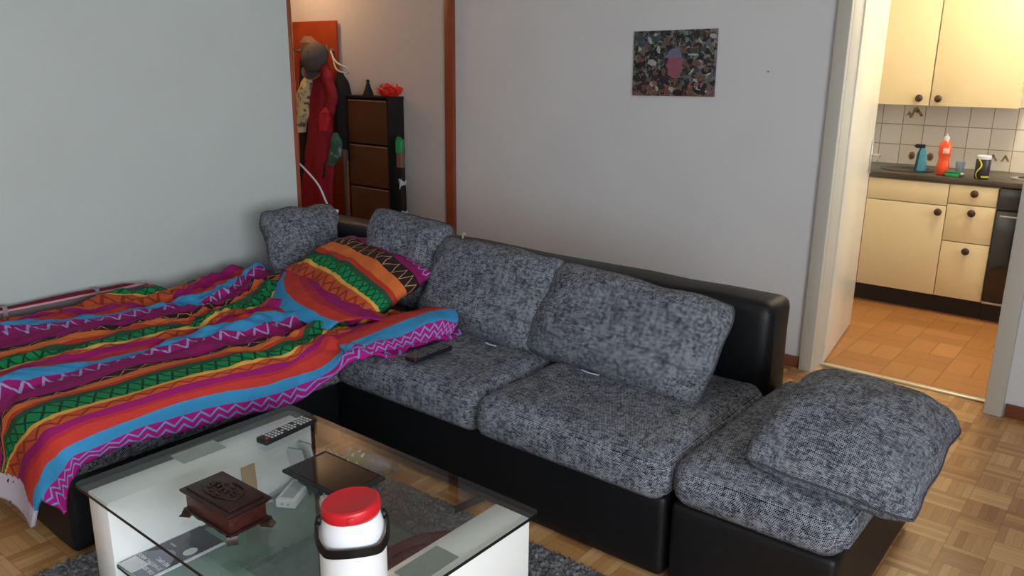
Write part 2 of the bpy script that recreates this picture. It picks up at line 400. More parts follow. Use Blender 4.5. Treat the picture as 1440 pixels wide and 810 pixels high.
for (x, y) in ((-3.4, 1.0), (-2.56, 1.0), (-1.1, 2.05), (-1.1, 2.7), (-3.4, 2.7), (-2.35, 2.05)):
    spart('foot', L([(0, 0), (.022, 0), (.022, .02), (0, .02)], seg=16, center=(x, y, 0)), M['leather'])
ott = thing('sofa_end_module', (-.735, 2.37, 0), 'low black leatherette sofa end module with tweed pad, at the right end of the sofa', 'footstool')
def opart(name, bm, mat, **k):
    o = build(name, bm, mat, ott, **k); o.matrix_parent_inverse = Matrix.Translation(-ott.location); return o
opart('base', leather_block(-.972, -.497, 1.95, 2.80, .015, .285, .02, 5), M['leather'])
opart('seat_cushion', cushion(-.978, -.485, 1.93, 2.80, .275, .425, .06, .018, seed=6), M['fabric'], smooth=True)
for (x, y) in ((-.93, 2.0), (-.93, 2.74), (-.54, 2.0), (-.54, 2.74)):
    opart('foot', L([(0, 0), (.02, 0), (.02, .02), (0, .02)], seg=16, center=(x, y, 0)), M['leather'])

throw_pillow((-1.450, 2.44, .588), (.70, -.035, -.03), (.05, .20, .30), .76, .385, .17, 'large tweed throw pillow nearest the bare right end of the sofa backrest', 1, wr=.008)
throw_pillow((-2.125, 2.47, .600), (.60, -.03, 0), (.05, .17, .33), .69, .40, .16, 'tweed throw pillow leaning on the backrest behind the seat cushion holding the remote', 2, wr=.007)
throw_pillow((-2.70, 2.55, .628), (.50, 0, -.025), (.06, .10, .36), .52, .42, .16, 'upright tweed throw pillow standing behind the striped bed pillow', 3, wr=.008)
throw_pillow((-3.37, 2.50, .608), (.04, .36, .0), (-.11, .12, .32), .42, .40, .17, 'tweed throw pillow in the far left corner of the sofa, leaning at the left wall', 4, wr=.008)
def bend(p):
    # drape of the loose pillow: front part drops towards the viewer (local y is depth)
    q = (p.y+.02)/.3
    return Vector((p.x, p.y*.97, p.z*(.9)-.055*max(0, -q)**2-.030*max(0, q)**2-.03*max(0, p.x/.2)**2*.5))
throw_pillow((-.572, 2.295, .525), (.42, .015, -.02), (-.235, .64, .045), .45, .63, .19, 'loose tweed throw pillow draped over the low sofa end module near the doorway', 5, sag=bend, wr=.006)
# white zips peeping out under two pillows
for xs in ((-1.985, -1.93), (-1.53, -1.455)):
    pts = curve_pts([(xs[0], 2.30, .447), ((xs[0]+xs[1])/2, 2.292, .447), (xs[1], 2.298, .446)], 8)
    o = build('care_label', T(pts, .005, flat=.3), M['zip']); o.location = (0, 0, .004)
    props(o, 'small white care label peeping out under the '+('middle' if xs[0] < -1.8 else 'rightmost')+' leaning throw pillow', 'label')

# ------------------------------------------------------------------ striped bedding
STRIPE_Y = [0.5, 0.575, 0.65, 0.725, 0.8, 0.875, 0.95, 1.025, 1.1, 1.175, 1.25, 1.325, 1.4, 1.475, 1.55, 1.625, 1.7, 1.775, 1.85, 1.925, 2, 2.075, 2.15, 2.225, 2.3, 2.375, 2.45]
STRIPE_X = {
 0: [-2.305, -2.305, -2.293, -2.248, -2.245, -2.268, -2.279, -2.276, -2.262, -2.252, -2.249, -2.245, -2.244, -2.23, -2.222, -2.219, -2.215, -2.186, -2.188, -2.166, -2.164, -2.151, -2.133, -2.133, -2.133, -2.133, -2.133],
 1: [-2.421, -2.421, -2.391, -2.32, -2.295, -2.305, -2.304, -2.312, -2.318, -2.312, -2.308, -2.305, -2.298, -2.287, -2.282, -2.279, -2.277, -2.236, -2.262, -2.295, -2.283, -2.262, -2.242, -2.249, -2.249, -2.249, -2.249],
 2: [-2.484, -2.484, -2.469, -2.402, -2.347, -2.337, -2.345, -2.35, -2.351, -2.355, -2.355, -2.351, -2.345, -2.331, -2.322, -2.322, -2.317, -2.275, -2.286, -2.333, -2.345, -2.336, -2.323, -2.335, -2.356, -2.377, -2.381],
 3: [-2.622, -2.622, -2.57, -2.498, -2.404, -2.378, -2.387, -2.384, -2.381, -2.381, -2.379, -2.378, -2.374, -2.366, -2.358, -2.351, -2.368, -2.352, -2.394, -2.412, -2.401, -2.389, -2.388, -2.41, -2.421, -2.421, -2.421],
 4: [-2.708, -2.708, -2.648, -2.562, -2.458, -2.405, -2.408, -2.408, -2.404, -2.404, -2.404, -2.404, -2.395, -2.391, -2.384, -2.378, -2.378, -2.38, -2.417, -2.418, -2.417, -2.417, -2.417, -2.417, -2.427, -2.427, -2.427],
 5: [-2.775, -2.775, -2.734, -2.638, -2.526, -2.446, -2.449, -2.449, -2.441, -2.437, -2.431, -2.424, -2.417, -2.417, -2.411, -2.407, -2.4, -2.421, -2.456, -2.493, -2.493, -2.493, -2.493, -2.493, -2.493, -2.493, -2.493],
 6: [-2.781, -2.781, -2.748, -2.748, -2.659, -2.585, -2.579, -2.573, -2.558, -2.566, -2.565, -2.556, -2.543, -2.53, -2.531, -2.514, -2.483, -2.488, -2.537, -2.59, -2.593, -2.593, -2.593, -2.593, -2.593, -2.593, -2.593],
 7: [-2.787, -2.787, -2.754, -2.754, -2.72, -2.642, -2.632, -2.628, -2.619, -2.617, -2.629, -2.626, -2.612, -2.599, -2.587, -2.564, -2.54, -2.545, -2.592, -2.619, -2.619, -2.619, -2.619, -2.619, -2.619, -2.619, -2.619],
 8: [-2.793, -2.793, -2.76, -2.76, -2.738, -2.659, -2.651, -2.646, -2.652, -2.669, -2.672, -2.659, -2.642, -2.629, -2.626, -2.61, -2.599, -2.597, -2.626, -2.642, -2.642, -2.642, -2.642, -2.642, -2.642, -2.642, -2.642],
 9: [-2.824, -2.824, -2.824, -2.824, -2.824, -2.818, -2.79, -2.804, -2.804, -2.803, -2.798, -2.798, -2.784, -2.763, -2.755, -2.737, -2.705, -2.699, -2.738, -2.705, -2.656, -2.656, -2.656, -2.656, -2.656, -2.656, -2.656],
 10: [-2.844, -2.844, -2.844, -2.844, -2.844, -2.844, -2.862, -2.867, -2.857, -2.842, -2.831, -2.825, -2.818, -2.825, -2.8, -2.796, -2.79, -2.791, -2.791, -2.771, -2.705, -2.705, -2.705, -2.705, -2.705, -2.705, -2.705],
 12: [-2.94, -2.94, -2.94, -2.94, -2.94, -2.94, -2.94, -2.933, -2.933, -2.918, -2.918, -2.916, -2.894, -2.868, -2.876, -2.876, -2.888, -2.92, -2.917, -2.917, -2.911, -2.874, -2.874, -2.874, -2.874, -2.874, -2.874],
 13: [-2.96, -2.96, -2.96, -2.96, -2.96, -2.96, -2.972, -2.993, -2.966, -2.936, -2.937, -2.93, -2.917, -2.917, -2.913, -2.907, -2.914, -2.953, -2.967, -2.937, -2.984, -3.04, -3.046, -3.046, -3.046, -3.046, -3.046],
 14: [-3.099, -3.099, -3.099, -3.099, -3.099, -3.099, -3.099, -3.089, -3.081, -3.07, -3.061, -3.057, -3.046, -3.031, -3.007, -2.968, -3.037, -3.069, -3.04, -3.044, -3.105, -3.175, -3.237, -3.231, -3.231, -3.231, -3.231],
 15: [-3.161, -3.161, -3.161, -3.161, -3.161, -3.161, -3.161, -3.161, -3.155, -3.149, -3.148, -3.142, -3.129, -3.122, -3.101, -3.057, -3.083, -3.127, -3.066, -3.101, -3.173, -3.24, -3.307, -3.31, -3.31, -3.31, -3.31],
 16: [-3.191, -3.191, -3.191, -3.191, -3.191, -3.191, -3.191, -3.199, -3.198, -3.178, -3.166, -3.164, -3.165, -3.151, -3.13, -3.115, -3.127, -3.151, -3.11, -3.128, -3.179, -3.25, -3.323, -3.353, -3.353, -3.353, -3.353],
 17: [-3.459, -3.459, -3.459, -3.459, -3.459, -3.459, -3.459, -3.459, -3.459, -3.405, -3.352, -3.328, -3.306, -3.28, -3.287, -3.291, -3.256, -3.237, -3.213, -3.256, -3.299, -3.346, -3.415, -3.439, -3.439, -3.439, -3.439],
 18: [-3.469, -3.469, -3.469, -3.469, -3.469, -3.469, -3.469, -3.469, -3.469, -3.513, -3.437, -3.407, -3.362, -3.341, -3.316, -3.317, -3.333, -3.318, -3.287, -3.289, -3.353, -3.363, -3.426, -3.479, -3.479, -3.479, -3.479],
 20: [-3.489, -3.489, -3.489, -3.489, -3.489, -3.489, -3.489, -3.489, -3.489, -3.522, -3.558, -3.552, -3.504, -3.469, -3.437, -3.39, -3.38, -3.392, -3.419, -3.459, -3.502, -3.552, -3.581, -3.581, -3.581, -3.581, -3.581],
 21: [-3.647, -3.647, -3.647, -3.647, -3.647, -3.647, -3.647, -3.647, -3.647, -3.649, -3.671, -3.684, -3.69, -3.629, -3.573, -3.523, -3.489, -3.489, -3.489, -3.489, -3.508, -3.558, -3.587, -3.587, -3.587, -3.587, -3.587],
}
XE, YE, Z0, RR = -2.44, .90, .478, .07
def sm(a, b, x):
    t = max(0., min(1., (x-a)/(b-a))); return t*t*(3-2*t)
def lerp_tab(ts, xs, t):
    if t <= ts[0]: return xs[0]
    for i in range(len(ts)-1):
        if t <= ts[i+1]: return xs[i]+(xs[i+1]-xs[i])*(t-ts[i])/(ts[i+1]-ts[i])
    return xs[-1]
KS = sorted(STRIPE_X)
def stripe_v(xf, yf):
    c = [lerp_tab(STRIPE_Y, STRIPE_X[k], yf) for k in KS]
    if xf >= c[0]: return 0.
    for i in range(len(KS)-1):
        if xf >= c[i+1]: return KS[i]+(KS[i+1]-KS[i])*(c[i]-xf)/max(1e-6, c[i]-c[i+1])
    return KS[-1]+(c[-1]-xf)/.07
def cloth_surf(xf, yf, v):
    bl = sm(1.68, 1.84, yf)
    dx = max(0., xf-XE)*(1-bl); dy = max(0., YE-yf); d = math.hypot(dx, dy)+1e-9
    a = min(d/RR, PI/2); ex = max(0., d-RR*PI/2)
    o = RR*math.sin(a)+.06*ex; dr = RR*(1-math.cos(a))+ex
    X = xf-dx+dx/d*o; Y = (YE-dy/d*o) if dy > 0 else yf
    z = Z0-dr-.02*bl*sm(-2.5, -2.3, xf)
    flat = 1-sm(0, .12, d)
    P = Vector((X, Y, z))
    # folds run with the stripes, deeper towards the far end
    far = sm(1.2, 1.9, yf)
    amp = .35+.9*sm(-2.5, -2.9, xf)+.8*far
    r = 0
    for vc, wd, hgt in ((9.6, .7, .020), (12.4, .6, .010), (17.6, .8, .024), (15.5, .5, -.010), (7.6, .6, -.008), (13.6, .8, .008), (10.8, .4, -.010)):
        r += hgt*math.exp(-((v-vc)/wd)**2)*(.6+.8*noise.noise(Vector((yf*3, vc, 0))))
    r += amp*(.017*noise.noise(Vector((xf*13+yf*2.5, yf*2.6, 1.3)))+.016*(.35-abs(noise.noise(Vector((xf*15+yf*5, yf*3.2, 5.)))))+.009*(.3-abs(noise.noise(Vector((xf*34-yf*12, yf*8, 7.))))))
    r += far*(.030*noise.noise(Vector((xf*5-yf*8, yf*4+xf*5, 3.)))+.034*(.3-abs(noise.noise(Vector((xf*8-yf*7, yf*3+xf*4, 2.)))))+.010*noise.noise(Vector((xf*13-yf*19, yf*7+xf*9, 8.))))
    # the tail end is bunched up in a roll on the seat
    tail = math.exp(-((xf+2.27)/.10)**2-((yf-2.25)/.10)**2)*.05
    P.z += (r+.006)*(flat*.85+.15)+tail
    P.z -= .030*sm(1.86, 1.96, yf)*sm(-2.46, -2.36, xf)
    # hanging edges swing in and out
    if dy > .08: P.y -= .018*math.sin(xf*15+1)*min(1, (dy-.08)/.2); P.z -= 0
    if dx > .06: P.x += .010*math.sin(yf*9)*min(1, (dx-.06)/.1)
    return P
def mk_bedding(name):
    m = NT(name); s = m.sep(m.uv()); U, V = s[0], s[1]
    # v<1 stays, above that the pattern repeats every eight bands
    k = m.mt('ADD', m.mt('MODULO', m.mt('SUBTRACT', V, 1.), 8.), 1.)
    low = lt(m, V, 1.); v = m.mt('ADD', m.mt('MULTIPLY', low, V), m.mt('MULTIPLY', m.mt('SUBTRACT', 1., low), k))
    wob = m.mt('MULTIPLY', m.mt('SUBTRACT', m.noise(m.comb(m.mt('MULTIPLY', U, 30.), v, 0.), 1., 1), .5), .06)
    vv = m.mt('ADD', v, wob)
    col = m.ramp(m.mt('DIVIDE', vv, 9.), [(0, lin((190, 30, 140))), (1/9, lin((64, 158, 214))), (2/9, lin((212, 66, 54))), (2.75/9, lin((190, 50, 66))), (3.1/9, lin((164, 30, 112))), (4/9, lin((206, 92, 52))), (4.9/9, lin((240, 186, 84))), (5.12/9, lin((22, 146, 86))), (5.7/9, lin((42, 92, 64))),
                  (6/9, lin((205, 62, 44))), (6.3/9, lin((232, 122, 62))), (7/9, lin((50, 34, 38))), (7.95/9, lin((150, 32, 104))), (8.6/9, lin((170, 30, 122)))], 'CONSTANT')
    def tri(per, ph=0.):
        a = m.mt('FRACT', m.mt('ADD', m.mt('DIVIDE', U, per), ph)); return m.mt('MULTIPLY', m.mt('ABSOLUTE', m.mt('SUBTRACT', a, .5)), 2.)
    def zone(a, b): return m.mt('MULTIPLY', m.mt('GREATER_THAN', v, a), lt(m, v, b))
    def near(a, b, wdt): return lt(m, m.mt('ABSOLUTE', m.mt('SUBTRACT', a, b)), wdt)
    f = m.mt('FRACT', v)
    t = tri(.062)
    z1 = m.mt('MULTIPLY', zone(-.5, 1.), m.mt('MAXIMUM', near(m.mt('ADD', m.mt('MULTIPLY', t, .42), .05), f, .07), near(m.mt('ADD', m.mt('MULTIPLY', t, .42), .50), f, .07)))
    col = m.mix(z1, col, lin((118, 170, 226)))
    z2 = m.mt('MULTIPLY', zone(4., 4.9), near(m.mt('ADD', m.mt('MULTIPLY', tri(.07), .6), .15), f, .12))
    col = m.mix(z2, col, lin((158, 56, 40)))
    t = tri(.10); g = m.mt('MULTIPLY', f, 1.35)
    z3 = m.mt('MULTIPLY', zone(5.12, 5.75), m.mt('MAXIMUM', near(t, m.mt('SUBTRACT', g, .08), .09), near(m.mt('SUBTRACT', 1., t), m.mt('SUBTRACT', g, .08), .09)))
    col = m.mix(z3, col, lin((18, 70, 50)))
    z4 = m.mt('MULTIPLY', zone(7.05, 7.9), near(m.mt('ADD', m.mt('MULTIPLY', tri(.075), .8), .08), f, .06))
    col = m.mix(z4, col, lin((200, 160, 110)))
    z5 = m.mt('MULTIPLY', zone(8.55, 9.), near(m.mt('ADD', m.mt('MULTIPLY', tri(.062), .4), .57), f, .06))
    col = m.mix(z5, col, lin((176, 168, 222)))
    col = m.mix(1., col, (.80, .80, .80, 1), 'MULTIPLY')
    o = m.obj()
    m.bump(m.mt('ADD', m.mt('MULTIPLY', m.noise(m.scale(o, (40, 14, 14)), 1., 4, .6), 1.), m.mt('MULTIPLY', m.noise(o, 18., 3), .7)), .35, .012)
    return m.done(col, .8, .2)
M['bedding'] = mk_bedding('striped_cotton_bedding')
_m = NT('white_duvet_lining'); _s = _m.sep(_m.uv()); _f = _m.noise(_m.comb(_m.mt('MULTIPLY', _s[0], 16.), _m.mt('MULTIPLY', _s[1], 3.2), 0.), 1.6, 2)
M['lining'] = _m.done(_m.ramp(_f, [(.29, lin((44, 42, 52))), (.31, lin((196, 190, 204)))], 'CONSTANT'), .8, .2)
duvet = thing('duvet', (-2.9, 1.5, .48), 'crumpled duvet with magenta, blue, red and green zigzag stripes spread over the sofa chaise', 'duvet')
NX, NY = 150, 190
bm = bmesh.new(); uvl = bm.loops.layers.uv.verify(); G = []
for j in range(NY+1):
    row = []
    for i in range(NX+1):
        fy = j/NY; fx = i/NX
        yf0 = .60+(2.27-.60)*fy
        hem = lerp_tab(STRIPE_Y, STRIPE_X[0], yf0)
        if yf0 < .8: hem = -2.245
        xf = hem+(-3.57-hem)*fx
        # front hem sags lower towards the left, far edge is uneven
        f0 = .63-.14*sm(-2.42, -2.54, xf)+.010*math.sin(xf*22); y1 = 2.30-.05*sm(-3.3, -2.9, xf)+.10*sm(-2.6, -2.3, xf)
        yf = f0+(y1-f0)*fy
        v = stripe_v(xf, yf)
        if fx == 0: v = 0.
        p = cloth_surf(xf, yf, v)
        if fx < .02: p.z += .0
        row.append((bm.verts.new(p), (yf, v), yf, xf))
    G.append(row)
for j in range(NY):
    for i in range(NX):
        q = [G[j][i], G[j][i+1], G[j+1][i+1], G[j+1][i]]
        f = bm.faces.new([a[0] for a in q])
        for l, a in zip(f.loops, q): l[uvl].uv = a[1]
        if q[0][2] < .585+.01*math.sin(q[0][3]*9) and q[0][3] < -2.46: f.material_index = 1
cov = build('duvet_cover', bm, [M['bedding'], M['lining']], duvet, smooth=True)
cov.matrix_parent_inverse = Matrix.Translation(-duvet.location)
sol = cov.modifiers.new('thickness', 'SOLIDIFY'); sol.thickness = .012; sol.offset = -1
# far-side fold of the duvet turned back in front of the pillow
def strip_surface(name, lines, vv, mat, parent=None, nseg=40, sub=10):
    """cloth strip lofted between several 3-d guide lines; vv = band value on each line"""
    cs = [curve_pts(l, nseg) for l in lines]; bm = bmesh.new(); uvl = bm.loops.layers.uv.verify(); rows = []
    for k in range(nseg+1):
        pp = curve_pts([c[k] for c in cs], sub*(len(cs)-1)); r = []
        for q, p in enumerate(pp):
            t = q/sub; a = min(int(t), len(vv)-2); v = vv[a]+(vv[a+1]-vv[a])*(t-a)
            p = p+Vector((0, 0, noise.noise(p*22)*.006+noise.noise(p*9+Vector((4, 1, 0)))*.008))
            r.append((bm.verts.new(p), (k*.02, v)))
        rows.append(r)
    for a, b in zip(rows[:-1], rows[1:]):
        for i in range(len(a)-1):
            q = [a[i], a[i+1], b[i+1], b[i]]; f = bm.faces.new([x[0] for x in q])
            for l, x in zip(f.loops, q): l[uvl].uv = x[1]
    return build(name, bm, mat, parent, smooth=True)
fold = strip_surface('turned_back_fold', [
    [(-3.30, 2.30, .500), (-3.12, 2.12, .500), (-2.90, 1.98, .500), (-2.72, 1.93, .490), (-2.50, 1.93, .480)],
    [(-3.29, 2.34, .545), (-3.08, 2.15, .545), (-2.86, 2.02, .540), (-2.69, 1.98, .525), (-2.49, 1.98, .505)],
    [(-3.22, 2.40, .565), (-2.99, 2.21, .560), (-2.78, 2.10, .555), (-2.62, 2.06, .535), (-2.44, 2.06, .515)],
    [(-3.10, 2.46, .555), (-2.88, 2.28, .560), (-2.68, 2.20, .545), (-2.53, 2.16, .520), (-2.38, 2.14, .500)],
    [(-3.00, 2.48, .50), (-2.80, 2.33, .50), (-2.60, 2.26, .49), (-2.45, 2.22, .480), (-2.34, 2.20, .470)]],
    [1.75, 2.0, 3.1, 4.0, 4.9], M['bedding'], duvet)
fold.matrix_parent_inverse = Matrix.Translation(-duvet.location)
s2 = fold.modifiers.new('thickness', 'SOLIDIFY'); s2.thickness = .008; s2.offset = -1
# rolled tail on the seat
tailo = strip_surface('rolled_corner', [
    [(-2.225, 1.80, .452), (-2.195, 1.95, .455), (-2.175, 2.08, .458), (-2.150, 2.20, .462), (-2.130, 2.26, .468)],
    [(-2.255, 1.82, .478), (-2.235, 1.96, .482), (-2.215, 2.10, .490), (-2.175, 2.24, .512), (-2.135, 2.30, .505)],
    [(-2.31, 1.84, .480), (-2.30, 1.98, .495), (-2.28, 2.13, .512), (-2.245, 2.28, .540), (-2.185, 2.35, .530)],
    [(-2.38, 1.86, .480), (-2.38, 2.00, .495), (-2.37, 2.16, .510), (-2.33, 2.31, .525), (-2.27, 2.38, .515)],
    [(-2.45, 1.88, .470), (-2.46, 2.02, .480), (-2.46, 2.20, .480), (-2.42, 2.33, .480), (-2.36, 2.40, .470)]],
    [0., 1., 1.95, 2.9, 3.9], M['bedding'], duvet)
tailo.matrix_parent_inverse = Matrix.Translation(-duvet.location)
s3 = tailo.modifiers.new('thickness', 'SOLIDIFY'); s3.thickness = .008; s3.offset = -1
# the bed pillow in the same cotton
bm, rim = pillow(.80, .46, .17, n=56, seed=11, square=3.2, wr=.012)
uvl = bm.loops.layers.uv.verify()
for f in bm.faces:
    for l in f.loops:
        x, y = l[uvl].uv; l[uvl].uv = (x+1, 3.3+(max(-.23, min(.23, y*.95))+.23)/.46*5.55)
bp = thing('bed_pillow', (-2.88, 2.32, .55), 'bed pillow in a striped cotton case with a green diamond band and magenta edge', 'pillow')
bp.matrix_world = axes((-2.85, 2.35, .560), (.80, -.20, -.03), (.10, .38, .17))
build('pillowcase', bm, M['bedding'], bp, smooth=True)

# ------------------------------------------------------------------ striped case between sofa and left wall
def mk_case():
    m = NT('red_grey_striped_case'); s = m.sep(m.obj()); z = m.mt('DIVIDE', s[2], .50)
    col = m.ramp(z, [(0, lin((150, 34, 44))), (.79, lin((196, 96, 70))), (.80, lin((150, 34, 44))), (.842, lin((214, 208, 208))), (.862, lin((40, 36, 46))), (.872, lin((118, 112, 116))), (.965, lin((130, 34, 52))), (.972, lin((206, 160, 168))), (.990, lin((112, 26, 46)))], 'CONSTANT')
    m.bump(m.noise(m.obj(), 60., 3), .3, .004)
    return m.done(col, .8, .2)
case = thing('striped_case', (-3.70, 1.1, 0), 'red, grey and white striped fabric case standing between the duvet and the left wall', 'bag')
bm = B(-.018, .018, -1.1, .735, 0, .505, .012, 4); bmesh.ops.subdivide_edges(bm, edges=[e for e in bm.edges if e.calc_length() > .3], cuts=16, use_grid_fill=True)
for v in bm.verts:
    v.co.x += .008*noise.noise(v.co*5); v.co.z += .006*noise.noise(v.co*4)*(v.co.z > .3)
    if v.co.y < -.2: v.co.z += .02*min(1, (-.2-v.co.y)/.8)*(v.co.z > .3)
    if v.co.y > .66 and v.co.z > .45: v.co.z -= ((v.co.y-.66)/.075)**2*.03
build('case_body', bm, mk_case(), case)
M['strap'] = plain('grey_webbing_strap', (150, 140, 148), .8)
for y in (.48, .10):
    bm = bmesh.new()
    box(bm, .018, .021, y-.009, y+.009, .05, .505, .001)
    box(bm, -.021, .021, y-.009, y+.009, .505, .510, .001); box(bm, -.021, -.018, y-.009, y+.009, .05, .505, .001)
    build('strap', bm, M['strap'], case)

# ------------------------------------------------------------------ rug
def mk_rug():
    m = NT('grey_shaggy_rug'); o = m.obj()
    f = m.mt('ADD', m.mt('MULTIPLY', m.noise(o, 140., 3, .7), .7), m.mt('MULTIPLY', m.noise(o, 30., 2), .3))
    col = m.ramp(f, [(.3, lin((66, 66, 70))), (.55, lin((120, 120, 124))), (.75, lin((168, 168, 172)))])
    return m.done(col, .95, .1)
bm = bmesh.new(); nx, ny = 300, 210; RX0, RX1, RY0, RY1 = -2.44, -.90, .60, 1.865
V = [[None]*(ny+1) for _ in range(nx+1)]
for i in range(nx+1):
    for j in range(ny+1):
        x = RX0+(RX1-RX0)*i/nx; y = RY0+(RY1-RY0)*j/ny; e = min(i, nx-i, j, ny-j)
        z = .002 if e == 0 else .016+.005*noise.noise(Vector((x*60, y*60, 0)))+random.uniform(-.008, .008)
        V[i][j] = bm.verts.new((x+random.uniform(-.003, .003)+(0 if e else .008*noise.noise(Vector((x*30, y*30, 4)))), y+random.uniform(-.003, .003)+(0 if e else .010*noise.noise(Vector((x*30, y*30, 9)))), z))
for i in range(nx):
    for j in range(ny): bm.faces.new((V[i][j], V[i+1][j], V[i+1][j+1], V[i][j+1]))
rug = build('shaggy_rug', bm, mk_rug(), smooth=True); props(rug, 'grey shaggy rug lying on the parquet under the coffee table', 'rug')

# ------------------------------------------------------------------ glass coffee table
def mk_glass(name, tint, base=.05, haze=None):
    m = bpy.data.materials.new(name); m.use_nodes = True; t = m.node_tree; t.nodes.clear()
    out = t.nodes.new('ShaderNodeOutputMaterial'); lw = t.nodes.new('ShaderNodeLayerWeight'); lw.inputs[0].default_value = .5
    p = t.nodes.new('ShaderNodeMath'); p.operation = 'POWER'; t.links.new(lw.outputs['Facing'], p.inputs[0]); p.inputs[1].default_value = 4.6
    a = t.nodes.new('ShaderNodeMath'); a.operation = 'MULTIPLY_ADD'; t.links.new(p.outputs[0], a.inputs[0]); a.inputs[1].default_value = 1-base; a.inputs[2].default_value = base
    tr = t.nodes.new('ShaderNodeBsdfTransparent'); tr.inputs[0].default_value = tint; gl = t.nodes.new('ShaderNodeBsdfGlossy'); gl.inputs['Roughness'].default_value = .01
    mx = t.nodes.new('ShaderNodeMixShader'); t.links.new(a.outputs[0], mx.inputs[0]); t.links.new(tr.outputs[0], mx.inputs[1]); t.links.new(gl.outputs[0], mx.inputs[2])
    if haze:
        df = t.nodes.new('ShaderNodeBsdfDiffuse'); df.inputs[0].default_value = haze; m2 = t.nodes.new('ShaderNodeMixShader'); m2.inputs[0].default_value = .22
        t.links.new(mx.outputs[0], m2.inputs[1]); t.links.new(df.outputs[0], m2.inputs[2]); mx = m2
    t.links.new(mx.outputs[0], out.inputs[0]); return m
M['glass'] = mk_glass('clear_table_glass', (.975, .99, .985, 1), .045)
M['shelf_glass'] = mk_glass('greenish_shelf_glass', (.80, .90, .87, 1), .05, lin((130, 160, 150)))  # diffuse haze colour stands in for double reflections over the rug
M['glass_edge'] = plain('dark_green_glass_edge', (6, 20, 22), .35, .3)
M['gloss_white'] = plain('white_gloss_lacquer', (240, 243, 243), .12, .5, coat=.6, grain=.005)
table = thing('coffee_table', (-1.62, 1.14, 0), 'white gloss coffee table with clear glass top and glass shelf on the grey rug', 'table')
def tpart(name, bm, mat, **k):
    o = build(name, bm, mat, table, **k); o.matrix_parent_inverse = Matrix.Translation(-table.location); return o
def glass_slab(x0, x1, y0, y1, z0, z1, r):
    poly = []
    for cx, cy, a0 in ((x1-r, y1-r, 0), (x0+r, y1-r, 90), (x0+r, y0+r, 180), (x1-r, y0+r, 270)):
        for k in range(7): a = math.radians(a0+15*k); poly.append((cx+r*math.cos(a), cy+r*math.sin(a)))
    bm = bmesh.new(); fs = prism(bm, poly, z0, z1)
    for f in fs[2:]: f.material_index = 1
    return bm
TOPZ = .412
tpart('glass_top', glass_slab(-2.140, -1.100, .793, 1.487, .4025, TOPZ, .018), [M['glass'], M['glass_edge']])
tpart('side_panel', B(-2.092, -1.985, .808, 1.452, .006, .400, .003), M['gloss_white'])
tpart('side_panel', B(-1.222, -1.112, .808, 1.460, .006, .400, .003), M['gloss_white'])
tpart('glass_shelf', glass_slab(-1.985, -1.222, .812, 1.425, .212, .220, .003), [M['shelf_glass'], M['glass_edge']])
for (x, y) in ((-2.075, 1.120), (-1.167, 1.150)):
    tpart('mounting_plate', B(x-.036, x+.036, y-.068, y+.068, .400, .4024), M['plate'] if 'plate' in M else M.setdefault('plate', plain('frosted_metal_plate', (172, 184, 178), .45, .5, metal=.6)))
tpart('bottom_rail', B(-1.985, -1.222, 1.10, 1.14, .03, .07, .003), M['gloss_white'])

# --- things on the glass top
M['rubber'] = plain('black_matt_plastic', (20, 20, 23), .45, grain=.1)
M['key'] = plain('pale_rubber_keys', (176, 180, 186), .5)
M['key_dark'] = plain('grey_rubber_keys', (86, 88, 94), .5)
M['key_red'] = plain('red_power_key', (170, 36, 44), .5)
def remote(name, p0, p1, width, z, label, keys, rows, cols):
    p0 = Vector(p0+(z,)); p1 = Vector(p1+(z,)); d = p1-p0; ln = d.length
    o = thing(name, (0, 0, 0), label, 'remote control'); o.location = (p0+p1)/2; o.rotation_euler = (0, 0, math.atan2(d.y, d.x))
    bm = B(-ln/2, ln/2, -width/2, width/2, .0, .018, .005, 3)
    for v in bm.verts:
        v.co.y *= 1-.10*abs(v.co.x/(ln/2))**4
    build('body', bm, M['rubber'], o)
    kp = ln*.80; st = kp/rows
    bm = bmesh.new()
    for r in range(rows):
        for c in range(cols):
            if (r in (rows//3, rows*2//3) and c != 1): continue
            x = -ln/2+ln*.13+r*st; y = (c-(cols-1)/2)*width*.25
            box(bm, x-st*.28, x+st*.28, y-width*.08, y+width*.08, .0175, .0205, .001, 1)
    k = build('keypad', bm, keys, o); k['kind'] = 'stuff' if False else 'part'; del k['kind']
    bm = L([(0, 0), (.005, 0), (.005, .003), (0, .003)], seg=14, center=(-ln/2+.012, -width*.25, .0178)); build('power_key', bm, M['key_red'], o)
    return o
remote('remote_control', (-1.955, 1.250), (-1.975, 1.452), .050, TOPZ+.001, 'black remote with pale keys lying on the left edge of the glass table top', M['key'], 13, 4)
remote('remote_control', (-2.045, 1.945), (-2.045, 2.145), .060, .4545, 'black remote control with dark keys lying on the sofa seat cushion', M['key_dark'], 11, 4)

# carved wooden box
def mk_wood(name, a, b, rough=.4):
    m = NT(name); o = m.obj(); f = m.noise(m.scale(o, (6, 40, 40)), 2., 4, .6)
    m.bump(f, .2, .002); return m.done(m.ramp(f, [(.3, lin(a)), (.7, lin(b))]), rough, .4)
M['carved'] = mk_wood('dark_carved_wood', (30, 16, 15), (56, 28, 24))
M['carved2'] = mk_wood('reddish_box_wood', (50, 22, 19), (84, 38, 30))
cb = thing('carved_box', (-1.665, .955, TOPZ+.001), 'small dark carved wooden casket with flared feet on the glass table top', 'box')
cb.rotation_euler = (0, 0, math.radians(1))
HX, HY = .100, .057
build('box_body', B(-HX+.008, HX-.008, -HY+.006, HY-.006, .018, .062, .002), M['carved2'], cb)
bm = B(-HX, HX, -HY, HY, .014, .021, .002); box(bm, -HX+.002, HX-.002, -HY+.002, HY-.002, .060, .065, .002); build('moulding', bm, M['carved'], cb)
